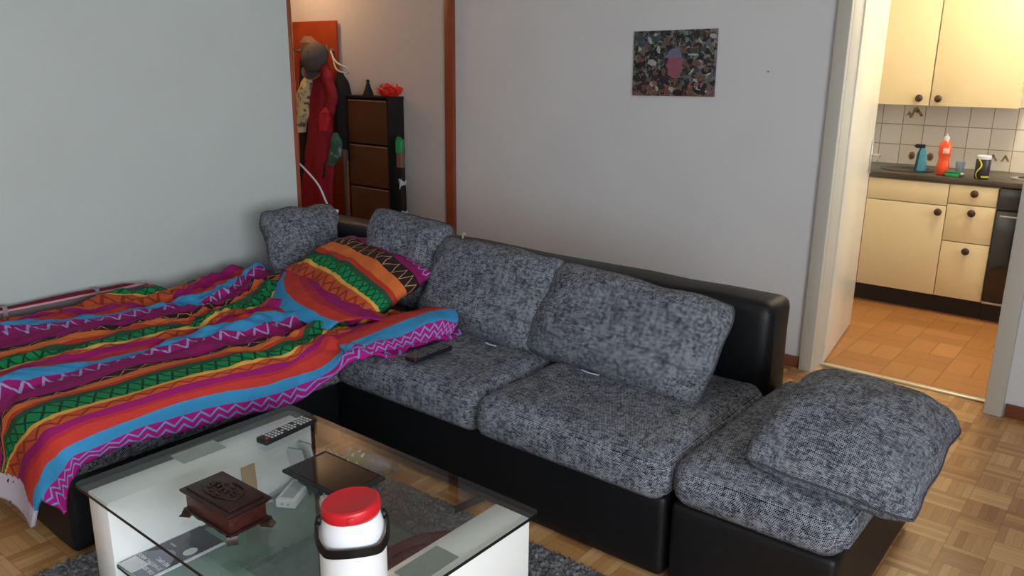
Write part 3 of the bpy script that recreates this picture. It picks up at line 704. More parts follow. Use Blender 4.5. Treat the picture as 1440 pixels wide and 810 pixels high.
lid = build('lid', B(-HX-.004, HX+.004, -HY-.004, HY+.004, .066, .074, .003), M['carved'], cb)
bm = B(-HX+.008, HX-.008, -HY+.008, HY-.008, .073, .080, .003); build('lid_panel', bm, M['carved'], lid)
bm = bmesh.new()
for k in range(9):
    a = k/8*PI*1.6; lathe(bm, [(0, 0), (.006, 0), (.004, .004), (0, .005)], seg=10, center=(.045*math.cos(a)-.01, .022*math.sin(a), .0795), sx=1.5)
for k in range(5): lathe(bm, [(0, 0), (.005, 0), (.004, .005), (0, .006)], seg=10, center=(-.045+.018*k, .004*math.sin(k*2), .0795), sx=.7, sy=1.8)
tube(bm, curve_pts([(-.07, -.02, .081), (-.03, -.034, .082), (.02, -.03, .082), (.06, -.01, .081), (.04, .03, .082), (-.02, .036, .081)], 24), .0022, seg=6)
build('carving', bm, M['carved'], lid, smooth=True)
for sx in (-1, 1):
    for sy in (-1, 1):
        bm = bmesh.new(); poly = [(-.012, 0), (.012, 0), (.020, -.020), (-.002, -.022), (-.012, -.012)]
        a = math.atan2(sy*HY, sx*HX)
        mt = Matrix.Translation((sx*(HX-.012), sy*(HY-.012), .019)) @ Matrix.Rotation(a, 4, 'Z') @ Matrix.Rotation(PI/2, 4, 'X')
        prism(bm, [(-.014, -.002), (.014, -.002), (.016, -.010), (.026, -.0185), (-.004, -.0185), (-.006, -.010)], -.013, .013, mt); build('foot', bm, M['carved'], cb)
for sy in (-1, 1):
    bm = bmesh.new(); pts = [(-.08, 0)]
    for k in range(17): x = -.07+.14*k/16; pts.append((x, -.004-.005*abs(math.sin(k/16*PI*3))))
    pts.append((.08, 0)); prism(bm, pts, -.002, .002, Matrix.Translation((0, sy*(HY-.008), .0145)) @ Matrix.Rotation(PI/2, 4, 'X')); build('apron', bm, M['carved'], cb)

# tablet
tb = thing('tablet', (-1.640, 1.264, TOPZ+.001), 'black tablet lying face up in the middle of the glass table top', 'tablet')
tb.rotation_euler = (0, 0, math.radians(1))
M['screen'] = plain('switched_off_screen_glass', (14, 9, 9), .06, .32)
build('body', B(-.125, .125, -.077, .077, 0, .010, .004, 3), M['rubber'], tb)
build('screen', B(-.110, .110, -.066, .066, .0100, .0108), M['screen'], tb)

# jug
JX, JY = -1.148, .925
M['white_plastic'] = plain('white_glossy_plastic', (226, 228, 232), .28, .5, grain=.004)
M['red_plastic'] = plain('red_plastic_lid', (196, 22, 36), .38, .5, grain=.02)
jug = thing('insulated_jug', (JX, JY, TOPZ+.001), 'white insulated jug with red lid and black carry handle on the table front', 'jug'); jug.scale = (.97, .97, 1.09)
build('body', L([(0, 0), (.063, 0), (.068, .004), (.069, .05), (.068, .165), (.067, .185), (.063, .200), (.058, .210), (.057, .214), (0, .214)], seg=56), M['white_plastic'], jug)
tilt = Matrix.Translation((0, 0, .214)) @ Matrix.Rotation(math.radians(5), 4, Vector((.75, .6, 0)).cross(Vector((0, 0, 1)))*1.)
lidm = L([(0, .0), (.0585, .0), (.0605, .003), (.0605, .017), (.0590, .021), (.054, .0235), (.050, .0225), (0, .0225)], seg=56, mtx=tilt)
for k in range(3):
    a = math.radians(-40+k*120); box(lidm, .0595, .0635, -.007, .007, .004, .016, .001, mtx=tilt @ Matrix.Rotation(a, 4, 'Z'))
build('lid', lidm, M['red_plastic'], jug)
# bail handle hanging down in front; ends pivot at both sides of the shoulder
toc = Vector((-JX, -JY, 0)).normalized(); side = toc.cross(Vector((0, 0, 1)))
def hp(s, t, z): return side*s+toc*t+Vector((0, 0, z))
hpts = [hp(-.069, .000, .205), hp(-.073, .014, .196), hp(-.070, .036, .181), hp(-.060, .054, .170), hp(-.046, .066, .167), hp(0, .0785, .171), hp(.046, .066, .167), hp(.060, .054, .170), hp(.070, .036, .181), hp(.073, .014, .196), hp(.069, 0, .205)]
bm = bmesh.new(); cp = curve_pts(hpts, 50); n = len(cp); rings = []
for i, p in enumerate(cp):
    t = (cp[min(i+1, n-1)]-cp[max(i-1, 0)]).normalized(); out = Vector((p.x, p.y, 0)).normalized(); s = out.cross(t).normalized()
    rings.append([bm.verts.new(p+s*a*.0085+out*b*.002) for a, b in ((-1, -1), (1, -1), (1, 1), (-1, 1))])
for a, b in zip(rings[:-1], rings[1:]):
    for k in range(4): bm.faces.new((a[k], a[(k+1) % 4], b[(k+1) % 4], b[k]))
bm.faces.new(rings[0]); bm.faces.new(rings[-1])
for s_ in (-1, 1): lathe(bm, [(0, 0), (.010, 0), (.010, .006), (0, .006)], seg=18, mtx=Matrix.Translation(hp(s_*.062, 0, .203)) @ (Vector((0, 0, 1)).rotation_difference(side*s_)).to_matrix().to_4x4())
build('carry_handle', bm, plain('black_handle_plastic', (9, 10, 14), .4, .3, grain=.05), jug)

# --- things on the shelf
SH = .2205
def paper_text(name, txt, size, mtx, mat, parent):
    c = bpy.data.curves.new(name, 'FONT'); c.body = txt; c.size = size; c.align_x = 'LEFT'; c.extrude = .0002; c.offset = size*.015; c.space_line = .95
    t = bpy.data.objects.new(name, c); COL.objects.link(t); bpy.context.view_layer.update()
    me = bpy.data.meshes.new_from_object(t.evaluated_get(bpy.context.evaluated_depsgraph_get())); bpy.data.objects.remove(t); me.materials.clear()
    o = bpy.data.objects.new(name, me); COL.objects.link(o); me.materials.append(mat); o.parent = parent; o.matrix_local = mtx; return o
M['paper'] = plain('white_paper', (212, 216, 220), .6)
M['mag_dark'] = plain('dark_magazine_print', (40, 44, 56), .25, .5, coat=.3, grain=.2, gs=14)
M['mag_grey'] = plain('grey_magazine_print', (118, 126, 140), .25, .5, coat=.3, grain=.04)
M['ink'] = plain('black_print', (28, 30, 36), .5)
mg = thing('magazine', (-1.915, .905, SH), 'dark-covered magazine with a grey headline panel lying on the glass shelf', 'magazine')
build('pages', B(-.064, .064, -.085, .145, 0, .004, .001), M['paper'], mg)
cov_ = build('cover', B(-.064, .055, -.085, .145, .004, .0048), M['mag_dark'], mg)
bm = bmesh.new(); poly = [(.054, -.084), (-.0635, -.084)]+[(-.0635+.118*(k/14), -.084+.135*math.sin(math.radians(35+145*k/14)) if k < 14 else -.084) for k in range(15)]
prism(bm, [(-.0635, -.084), (.0545, -.084)]+[(.0545-.118*k/16, -.02+.055*math.sin(PI*k/16)) for k in range(17)], .0048, .0052); build('grey_panel', bm, M['mag_grey'], mg)
bm = L([(0, 0), (.020, 0), (.020, .0004), (0, .0004)], seg=28, center=(.030, .060, .0048), sx=.75); build('round_badge', bm, M['paper'], mg)
# text reads from the table's left side
rt = Matrix.Translation((.036, .010, .0054)) @ Matrix.Rotation(math.radians(180), 4, 'Z')
for k, (tx, sz) in enumerate((('DIE BESTEN', .0155), ('SMARTPH. ABOS', .0155), ('BEI UPC.', .0155))):
    paper_text('headline', tx, sz, Matrix.Translation((.049, -.050+.0215*k, .0054)) @ Matrix.Rotation(PI, 4, 'Z'), M['paper'], mg)
paper_text('small_print', 'SERVICE', .007, Matrix.Translation((-.022, .050, .0050)) @ Matrix.Rotation(PI, 4, 'Z'), M['paper'], mg)
pc = thing('paper_card', (-1.945, .838, SH+.0058), 'blank white card lying over the near corner of the magazine on the glass shelf', 'card')
build('card_sheet', B(-.030, .034, -.024, .024, 0, .0012), M['paper'], pc); pc.rotation_euler = (0, 0, .05)

ch = thing('power_adapter', (-1.918, 1.328, SH), 'white box-shaped power adapter lying on the glass shelf beside the tablet', 'charger')
ch.rotation_euler = (0, 0, math.radians(30))
ch.location = (-1.915, 1.325, SH)
build('housing', B(-.031, .031, -.064, .064, 0, .028, .004, 3), M['white_plastic'], ch)
M['lightgrey'] = plain('light_grey_plastic', (170, 174, 176), .4)
bm = B(-.020, .020, -.050, .050, .028, .0288, .0003, 1); build('recessed_panel', bm, M['lightgrey'], ch)
bm = bmesh.new()
for s_ in (-1, 1): lathe(bm, [(0, 0), (.0035, 0), (.0035, .003), (0, .003)], seg=12, mtx=Matrix.Translation((s_*.009, -.0635, .014)) @ Matrix.Rotation(PI/2, 4, 'X'))
build('socket_pins', bm, M['lightgrey'], ch)
cb2 = build('cord', T(curve_pts([(-1.928, 1.262, SH+.012), (-1.965, 1.235, SH+.006), (-1.972, 1.275, SH+.005), (-1.968, 1.34, SH+.005), (-1.945, 1.372, SH+.016), (-1.93, 1.40, SH+.006)], 36), .0035, seg=8), M['lightgrey'], ch); bpy.context.view_layer.update(); cb2.matrix_parent_inverse = ch.matrix_world.inverted()
wp = thing('plug', (-1.800, 1.350, SH), 'small white plug standing on the glass shelf under the tablet corner', 'plug')
build('plug_body', L([(0, 0), (.014, 0), (.015, .02), (.012, .034), (0, .034)], seg=20), M['white_plastic'], wp)
build('plug_pin', L([(0, .034), (.003, .034), (.003, .05), (0, .05)], seg=10), M['lightgrey'], wp)
# booklets and envelope leaning on the left panel, grey pouch
bgrp = 'booklets leaning at the back of the shelf'
for k, (x, y, a, h_, lb) in enumerate(((-1.945, 1.385, 10, .135, 'white booklet leaning on the left table panel, nearer the pouch'), (-1.925, 1.412, -4, .150, 'white booklet with a grey back standing at the rear edge of the glass shelf'))):
    bk = thing('booklet', (x, y, SH), lb, 'booklet', bgrp, rot=(math.radians(8), math.radians(-8), math.radians(a)))
    build('pages', B(-.030, .034, -.004, .004, .002, h_, .001), M['paper'], bk); build('cover', B(-.031, .035, .004, .0055, .001, h_+.002), M['mag_grey'], bk)
en = thing('envelope', (-1.968, 1.215, SH), 'tan paper envelope leaning upright against the left table panel', 'envelope', rot=(0, math.radians(-5), 0))
M['kraft'] = plain('tan_kraft_paper', (176, 140, 96), .7)
build('envelope_body', B(-.003, .003, -.022, .022, .001, .130, .001), M['kraft'], en)
bm = bmesh.new(); prism(bm, [(-.022, .129), (.022, .129), (0, .100)], .003, .0045, Matrix.Rotation(PI/2, 4, 'Z') @ Matrix.Rotation(PI/2, 4, 'X')); build('flap', bm, M['kraft'], en)
M['pouch'] = plain('grey_pouch_cloth', (84, 90, 90), .8, bump=.4)
bm, _ = pillow(.11, .09, .06, n=22, seed=21, wr=.010)
po = build('cloth_pouch', bm, M['pouch'], smooth=True); po.location = (-1.928, 1.455-.10+.06, SH+.034); po.scale = (.8, .7, .8)
po.location = (-1.90, 1.392, SH+.030)
props(po, 'small grey cloth pouch lying on the glass shelf behind the power adapter', 'pouch')
# oval tray
tr = thing('oval_tray', (-1.405, 1.335, SH), 'dark red-brown pointed oval dish on the glass shelf behind the jug', 'dish'); tr.rotation_euler = (0, 0, math.radians(82))
M['tray'] = plain('dark_red_lacquer', (86, 26, 28), .25, .5, coat=.4)
bm = bmesh.new(); N_ = 48; rg = []
for r_, z_ in ((.0, .004), (.75, .004), (1., .020), (1.03, .020), (.78, .0), (0, 0)):
    rg.append([bm.verts.new((.145*r_*math.cos(2*PI*k/N_), .062*r_*math.copysign(abs(math.sin(2*PI*k/N_))**1.4, math.sin(2*PI*k/N_)), z_)) for k in range(N_)] if r_ else [bm.verts.new((0, 0, z_))])
for a, b in zip(rg[:-1], rg[1:]):
    for i in range(N_):
        j = (i+1) % N_
        if len(a) == 1: bm.faces.new((a[0], b[i], b[j]))
        elif len(b) == 1: bm.faces.new((a[i], a[j], b[0]))
        else: bm.faces.new((a[i], a[j], b[j], b[i]))
build('dish_body', bm, M['tray'], tr); bm = T([(.146*math.cos(2*PI*k/48), .063*math.copysign(abs(math.sin(2*PI*k/48))**1.4, math.sin(2*PI*k/48)), .020) for k in range(49)], .0025, seg=6); build('rim', bm, M['tray'], tr)

# --- things on the floor under the table
M['pet'] = mk_glass('clear_blue_bottle_plastic', (.80, .88, .95, 1), .12, lin((170, 190, 215)))
M['label_green'] = NT('green_bottle_label'); _m = M['label_green']; _s = _m.sep(_m.obj()); _f = _m.vor(_m.scale(_m.obj(), (40, 14, 40)), 1.); M['label_green'] = _m.done(_m.ramp(_f, [(.0, lin((200, 214, 206))), (.28, lin((62, 122, 88)))], 'CONSTANT'), .45)
pb = thing('water_bottle', (-2.20, 1.865, .036), 'clear plastic bottle with green label lying on the parquet below the table', 'bottle')
pb.rotation_euler = (0, math.radians(90), math.radians(12))
build('bottle_body', L([(0, -.10), (.030, -.10), (.034, -.095), (.033, -.06), (.034, -.02), (.034, .04), (.030, .065), (.016, .095), (.013, .105), (.013, .118), (0, .118)], seg=32), M['pet'], pb)
build('paper_label', L([(.0345, -.075), (.0348, -.075), (.0348, .005), (.0345, .005)], seg=32), M['label_green'], pb)
build('cap', L([(0, .112), (.015, .112), (.015, .130), (0, .130)], seg=20), M['pouch'], pb)
stk = thing('black_stick', (-1.713, 1.89, .0), 'short black stick lying half on the rug edge by the sofa', 'stick')
build('shaft', T([(-.004, -.075, .030), (.003, .085, .016)], [.013, .012], seg=14), M['rubber'], stk)
build('end_cap', T([(-.0042, -.079, .0303), (-.004, -.074, .030)], .0138, seg=14), M['key_dark'], stk)

# ------------------------------------------------------------------ picture on the back wall
def mk_collage():
    m = NT('photo_collage_print'); o = m.obj(); s = m.sep(o)
    v1 = m.n('ShaderNodeTexVoronoi'); m.put(v1.inputs['Vector'], m.scale(o, (1.2, 1, 1))); v1.inputs['Scale'].default_value = 26.
    col = v1.outputs['Color']; hs = m.n('ShaderNodeHueSaturation'); m.put(hs.inputs['Color'], col); hs.inputs['Saturation'].default_value = .38; hs.inputs['Value'].default_value = .26
    f = m.noise(o, 34., 4, .7)
    c = m.mix(m.mt('GREATER_THAN', f, .60), hs.outputs[0], lin((126, 126, 118)))
    c = m.mix(lt(m, f, .50), c, lin((46, 42, 46)))
    c = m.mix(m.mt('MULTIPLY', lt(m, s[2], -.115), m.mt('GREATER_THAN', m.noise(o, 45., 2), .5)), c, lin((126, 84, 72)))
    return m.done(c, .45, .3)
pic = thing('wall_picture', (-2.178, 4.044, 1.526), 'unframed collage canvas hanging on the back wall left of the kitchen doorway', 'picture')
pic.rotation_euler = (0, math.radians(-.9), 0)
build('canvas', B(-.244, .244, 0, .014, -.170, .170, .001), mk_collage(), pic)
bm = bmesh.new(); lathe(bm, [(0, 0), (1., 0), (1., .0006), (0, .0006)], seg=36, sx=.044, sy=.074, mtx=Matrix.Translation((.012, -.0012, -.004)) @ Matrix.Rotation(PI/2, 4, 'X'))
build('centre_oval', bm, plain('pinkish_print', (150, 84, 100), .5, grain=.1), pic)
bm = bmesh.new(); poly = [(.046*math.cos(PI*k/14), .050*math.sin(PI*k/14)) for k in range(15)]; prism(bm, poly, .0007, .0012, Matrix.Translation((.008, -.0013, .028)) @ Matrix.Rotation(PI/2, 4, 'X'))
build('grey_crown', bm, plain('bluish_grey_print', (112, 112, 140), .5, grain=.1), pic)
pal = [plain('scrap_'+n_, c_, .5, grain=.25, gs=90) for n_, c_ in (('charcoal', (44, 40, 44)), ('white', (168, 170, 162)), ('brown', (110, 80, 66)), ('green', (60, 74, 64)), ('blue', (62, 84, 104)), ('rose', (134, 96, 92)), ('grey', (98, 98, 100)), ('black', (24, 22, 26)))]
rs = random.Random(5); bm = bmesh.new()
for k in range(230):
    x = rs.uniform(-.225, .225); z = rs.uniform(-.155, .155); a = rs.uniform(0, PI); w_ = rs.uniform(.006, .022); h_ = rs.uniform(.008, .034)
    if (x/.062)**2+(z/.095)**2 < 1: continue
    c_ = rs.choice((0, 1, 2, 3, 6, 7, 7, 0, 2)) if z > -.10 else rs.choice((2, 5, 1, 0, 5, 7))
    if z > .09 and x < -.08: c_ = rs.choice((4, 4, 1, 3))
    poly = [(x+w_*rs.uniform(.6, 1)*math.cos(t_)*math.cos(a)-h_*math.sin(t_)*math.sin(a), z+w_*math.cos(t_)*math.sin(a)+h_*rs.uniform(.6, 1)*math.sin(t_)*math.cos(a)) for t_ in [2*PI*q/6 for q in range(6)]]
    poly = [(max(-.242, min(.242, p_[0])), max(-.168, min(.168, p_[1]))) for p_ in poly]
    prism(bm, poly, 0, .0002+.000004*k, Matrix.Rotation(PI/2, 4, 'X'), mat=c_)
build('photo_scraps', bm, pal, pic)['kind'] = 'stuff'
# a nail left in the wall
nl = build('nail', L([(0, 0), (.0035, 0), (.0035, .003), (0, .003)], seg=12, mtx=Matrix.Translation((-1.655, 4.060, 1.490)) @ Matrix.Rotation(PI/2, 4, 'X')), M['ink']); props(nl, 'tiny dark nail in the back wall between the picture and the doorway', 'nail')

# cable over the backrest
cbl = build('white_cable', T(curve_pts([(-2.425, 2.632, .66), (-2.430, 2.636, .700), (-2.445, 2.66, .728), (-2.50, 2.73, .731), (-2.57, 2.81, .728), (-2.59, 2.852, .69), (-2.59, 2.855, .4)], 40), .0045, seg=8), M['zip']); props(cbl, 'white cable slung over the sofa backrest above the middle pillow', 'cable')

# ------------------------------------------------------------------ kitchen
M['cab'] = plain('cream_cabinet_front', (226, 206, 164), .4, .4, grain=.015, gs=6)
M['cab_side'] = plain('cream_cabinet_side', (214, 200, 166), .5)
M['gap'] = plain('dark_plinth', (38, 30, 28), .6)
M['knob'] = plain('dark_brown_wood_knob', (62, 40, 32), .4, grain=.25)
M['counter'] = plain('dark_brown_laminate', (70, 62, 54), .3, .5, grain=.15, gs=20)
M['oven'] = plain('black_oven_glass', (16, 17, 20), .12, .6, coat=.5)
def knob(parent, x, z, y=-.001):
    bm = L([(0, 0), (.010, 0), (.010, .010), (.021, .016), (.023, .024), (.018, .031), (0, .033)], seg=22, mtx=Matrix.Translation((x, y, z)) @ Matrix.Rotation(PI/2, 4, 'X'))
    return build('knob', bm, M['knob'], parent, smooth=True)
def front(parent, name, x0, x1, z0, z1, kx, kz, t=.018):
    d = build(name, B(x0+.002, x1-.002, -t, 0, z0+.002, z1-.002, .0025), M['cab'], parent)
    if kx is not None: knob(d, kx, kz, -t)
    return d
FY = 5.618   # carcass front plane; doors reach 5.60
bc = thing('base_cabinet', (-1.30, FY, 0), 'cream kitchen base cabinet with one wide door under the sink', 'cabinet')
build('carcass', B(-.398, .240, 0, .55, .12, .835), M['cab_side'], bc)
front(bc, 'door', -.239, .240, .122, .694, .200, .655); front(bc, 'false_front', -.239, .240, .696, .833, None, None)
front(bc, 'filler_panel', -.398, -.240, .122, .833, None, None)
build('plinth', B(-.398, .240, .06, .54, 0, .12), M['gap'], bc)
dc = thing('drawer_cabinet', (-.925, FY, 0), 'narrow cream kitchen cabinet with three stacked drawers beside the oven', 'cabinet')
build('carcass', B(-.134, .134, 0, .55, .12, .835), M['cab_side'], dc)
for z0, z1, kz in ((.122, .478, .430), (.480, .712, .668), (.714, .833, .787)): front(dc, 'drawer', -.134, .134, z0, z1, .010, kz)
build('plinth', B(-.134, .134, .06, .54, 0, .12), M['gap'], dc)
ov = thing('oven', (-.49, FY-.01, 0), 'black built-in oven beside the kitchen drawers', 'oven')
build('body', B(-.298, .30, 0, .55, .12, .835), M['gap'], ov); build('oven_door', B(-.295, .297, -.022, 0, .14, .70, .004), M['oven'], ov)
build('control_panel', B(-.295, .297, -.020, 0, .705, .833, .003), M['oven'], ov); build('handle', T([(-.27, -.022, .672), (-.27, -.05, .672), (.27, -.05, .672), (.27, -.022, .672)], .007), M['steel'], ov)
build('trim_strip', B(-.295, .297, -.024, 0, .122, .136, .002), M['steel'], ov); build('plinth', B(-.298, .30, .06, .54, 0, .12), M['gap'], ov)
ct = thing('worktop', (-.9, 5.9, .838), 'dark brown kitchen worktop running above the cream base cabinets', 'worktop')
build('slab', B(-.795, 1.1, -.312, .298, 0, .034, .006), M['counter'], ct)
M['sinksteel'] = plain('dull_dark_steel', (62, 58, 52), .35, .5, metal=.7)
bm = L([(.155, .0), (.165, .002), (.160, .006), (.140, .004), (.12, .0005), (0, .0005)], seg=40, center=(-.475, -.05, .034), sx=1., sy=.9); build('sink_bowl', bm, M['sinksteel'], ct)
bm = L([(0, 0), (.085, 0), (.085, .008), (.075, .010), (0, .010)], seg=36, center=(.21, -.08, .034)); build('hotplate', bm, M['steel'], ct)
bm = L([(0, .010), (.045, .010), (.045, .013), (0, .013)], seg=30, center=(.21, -.08, .034)); build('hotplate_centre', bm, M['gap'], ct)
# wall cabinets
wc = thing('wall_cabinet', (-1.50, 5.888, 0), 'left cream kitchen wall cabinet with one door and a brown knob', 'cabinet')
build('carcass', B(-.195, .197, 0, .30, 1.29, 2.15), M['cab_side'], wc); front(wc, 'door', -.195, .197, 1.285, 2.15, .137, 1.333)
wc = thing('wall_cabinet', (-1.05, 5.888, 0), 'right cream kitchen wall cabinet with the wider door, nearer the stove', 'cabinet')
build('carcass', B(-.250, .252, 0, .30, 1.29, 2.15), M['cab_side'], wc); front(wc, 'door', -.250, .252, 1.285, 2.15, -.200, 1.333)
# tile splashback
def mk_tiles():
    m = NT('cream_wall_tiles'); s = m.sep(m.obj()); p = .137
    x = m.mt('ADD', m.mt('DIVIDE', s[0], p), 50.); z = m.mt('ADD', m.mt('DIVIDE', s[2], p), 50.)
    fx = m.mt('FRACT', x); fz = m.mt('FRACT', z)
    e = m.mt('MINIMUM', m.mt('MINIMUM', fx, m.mt('SUBTRACT', 1., fx)), m.mt('MINIMUM', fz, m.mt('SUBTRACT', 1., fz)))
    g = lt(m, e, .022); rn = m.white(m.comb(m.mt('FLOOR', x), m.mt('FLOOR', z), 0.))
    c = m.ramp(rn, [(0, lin((220, 210, 196))), (1, lin((234, 225, 212)))])
    m.bump(m.mt('SUBTRACT', 1., g), .4, .002)
    return m.done(m.mix(g, c, lin((172, 154, 128))), .22, .5)
tl = build('trim_5', B(-.18, 2.2, 0, .008, 0, 1.4), mk_tiles()); tl.location = (-1.523, 6.19, .870); tl['kind'] = 'structure'
M['motif'] = plain('brown_glaze_motif', (150, 116, 90), .3, grain=.25, gs=60)
M['motif2'] = plain('dark_brown_glaze', (100, 72, 52), .3, grain=.25, gs=60)
M['tile_deco'] = plain('cream_glazed_tile', (222, 214, 198), .22, grain=.01)
def deco(tx, tz, kind, lb, off=0.):
    cx = -1.523+(tx+.5)*.137; cz = .870+(tz+.5)*.137
    t = thing('decorative_tile', (cx, 6.189, cz), lb, 'tile', 'patterned tiles in the splashback')
    build('tile_body', B(-.064, .064, -.001, 0, -.064, .064, .0005, 1), M['tile_deco'], t)
    R_ = Matrix.Translation((0, -.0012, 0)) @ Matrix.Rotation(PI/2, 4, 'X')
    def piece(nm, poly, mat, hi=0):
        b_ = bmesh.new(); prism(b_, poly, .0007*hi, .0006+.0005*hi, R_); build(nm, b_, mat, t)
    if kind == 0:
        piece('glazed_motif', [(-.055, -.01), (-.035, .025), (-.02, .005), (-.01, .045), (.015, .055), (.03, .03), (.045, .012), (.056, -.005), (.04, -.012), (.02, .01), (.0, .015), (-.012, -.02), (-.03, -.025), (-.035, -.005)], M['motif'])
        piece('motif_shading', [(.0, .03), (.02, .04), (.03, .02), (.012, .015)], M['motif2'], 1); piece('motif_shading', [(.035, .005), (.055, -.002), (.045, -.012)], M['motif2'], 1)
    elif kind == 1:
        for c in (off,):
            piece('glazed_motif', [(c+.022*math.cos(a), -.005+.028*math.sin(a)) for a in [2*PI*k/14 for k in range(14)]], M['motif'])
            piece('motif_shading', [(c+.012*math.cos(a), -.010+.018*math.sin(a)) for a in [2*PI*k/10 for k in range(10)]], M['motif2'], 1)
    else:
        for c in (-.035, .035):
            piece('glazed_motif', [(c-.025, -.005), (c-.01, .03), (c+.0, .045), (c+.012, .025), (c+.028, .0), (c+.015, -.002), (c, .02), (c-.012, -.002)], M['motif'])
            piece('motif_shading', [(c-.006, .030), (c+.001, .043), (c+.007, .028)], M['motif2'], 1)
deco(0, 2, 0, 'splashback tile with a brown fruit motif just below the left wall cabinet')
deco(0, 0, 1, 'splashback tile with a brown oval motif left of the blue spray bottle', .018)
deco(1, 0, 1, 'splashback tile with a brown oval motif right of the blue spray bottle', -.002)
deco(4, 0, 2, 'splashback tile with two brown peaked motifs behind the stove edge')
# bottles and bits on the worktop
CT = .8725
M['blue_pl'] = plain('light_blue_bottle', (86, 160, 186), .35); M['darkblue'] = plain('dark_blue_bottle_grip', (30, 66, 92), .4)
sb = thing('spray_bottle', (-1.290, 5.822, CT), 'blue spray bottle with a dark nozzle by the kitchen sink', 'bottle')
bm = bmesh.new(); prism(bm, [(-.030, 0), (.030, 0), (.034, .02), (.026, .10), (.014, .150), (-.004, .150), (-.020, .10), (-.032, .02)], -.018, .018, Matrix.Rotation(PI/2, 4, 'X')); bmesh.ops.bevel(bm, geom=bm.edges[:], offset=.004, segments=2, affect='EDGES'); build('bottle_body', bm, M['blue_pl'], sb)
bm = bmesh.new(); prism(bm, [(-.034, .0), (-.018, .0), (-.010, .12), (-.014, .150), (-.026, .11)], -.0195, .0195, Matrix.Rotation(PI/2, 4, 'X')); build('grip', bm, M['darkblue'], sb)
bm = B(-.044, .012, -.011, .011, .148, .172, .003); box(bm, -.052, -.044, -.006, .006, .154, .166, .001); build('spray_head', bm, M['rubber'], sb); build('trigger', T([(-.030, 0, .150), (-.038, 0, .135), (-.040, 0, .120)], .004), M['zip'], sb)
M['orange_pl'] = plain('orange_red_bottle', (232, 82, 40), .3, .5, coat=.3)
ob = thing('detergent_bottle', (-1.135, 5.70, CT), 'tall orange-red dish soap bottle with a white cap on the worktop', 'bottle')
build('bottle_body', L([(0, 0), (.032, 0), (.037, .006), (.038, .06), (.032, .085), (.031, .11), (.036, .13), (.037, .175), (.030, .20), (.014, .216), (0, .216)], seg=32, sy=.7), M['orange_pl'], ob)
build('cap', L([(0, .214), (.016, .214), (.015, .236), (.006, .240), (.005, .256), (0, .256)], seg=20), M['zip'], ob)
build('label_patch', B(-.006, .030, -.0275, -.020, .135, .168, .002), plain('pink_white_label', (240, 190, 180), .4), ob)
sp = thing('sponge', (-1.062, 5.665, CT), 'green scouring sponge lying beside the orange-red bottle', 'sponge')
M['green_sp'] = plain('green_sponge', (44, 150, 84), .9, bump=.5)
build('foam', B(-.045, .036, -.022, .022, .0, .022, .004), M['green_sp'], sp); build('scouring_pad', B(-.045, .036, -.022, .022, .022, .029, .002), plain('dark_green_pad', (24, 110, 64), .95, bump=.6), sp)
gl = thing('drinking_glass', (-1.045, 5.74, CT), 'small clear bluish tumbler standing behind the green sponge', 'glass')
build('glass_wall', L([(0, 0), (.022, 0), (.028, .085), (.026, .085), (.0205, .004), (0, .004)], seg=28), M['pet'], gl)
sc = thing('steel_scourer', (-1.014, 5.665, CT), 'shiny steel scourer ball beside the green sponge', 'scourer')
bm = bmesh.new(); bmesh.ops.create_icosphere(bm, subdivisions=3, radius=.017)
for v in bm.verts: v.co *= 1+.25*noise.noise(v.co*160); v.co.z = v.co.z*.8+.0150
build('wire_wool', bm, M['steel'], sc)
def mk_can():
    m = NT('black_yellow_tub_print'); s = m.sep(m.obj()); a = m.mt('ARCTAN2', s[1], s[0])
    wv = m.mt('ADD', a, m.mt('MULTIPLY', m.mt('SINE', m.mt('MULTIPLY', s[2], 55.)), .35))
    band = lt(m, m.mt('ABSOLUTE', m.mt('ADD', wv, 1.95)), .10); band2 = lt(m, m.mt('ABSOLUTE', m.mt('SUBTRACT', m.mt('DIVIDE', s[2], .1), .16)), .05)
    return m.done(m.mix(m.mt('MAXIMUM', band, m.mt('MULTIPLY', band2, m.mt('GREATER_THAN', a, -1.5))), lin((40, 40, 42)), lin((222, 214, 60))), .35)
cn = thing('plastic_tub', (-.907, 5.66, CT), 'black tub with a yellow swirl and white lid on the worktop', 'tub')
build('tub_body', L([(0, 0), (.036, 0), (.040, .006), (.041, .115), (.037, .122), (0, .122)], seg=36), mk_can(), cn); build('lid', L([(0, .120), (.040, .120), (.040, .138), (.036, .142), (0, .142)], seg=36), M['zip'], cn)
# ceiling lamp
M['glow_k'] = NT('lit_opal_glass'); g_ = M['glow_k']; g_.b.inputs['Emission Color'].default_value = (1, .82, .52, 1); g_.b.inputs['Emission Strength'].default_value = 6; M['glow_k'] = g_.done(lin((250, 240, 220)), .3)
kl = thing('kitchen_ceiling_lamp', (-.62, 5.15, ZC), 'round opal kitchen ceiling lamp, lit', 'lamp')
build('lamp_base', L([(0, -.001), (.09, -.001), (.09, -.03), (0, -.03)], seg=36), M['frame'], kl); build('lamp_shade', L([(.14, -.03), (.15, -.05), (.13, -.09), (.07, -.115), (0, -.12)], seg=40), M['glow_k'], kl)
point('kitchen_lamp_light', (-.62, 5.15, 2.24), .13, KITCHEN_POWER, (1, .86, .60))

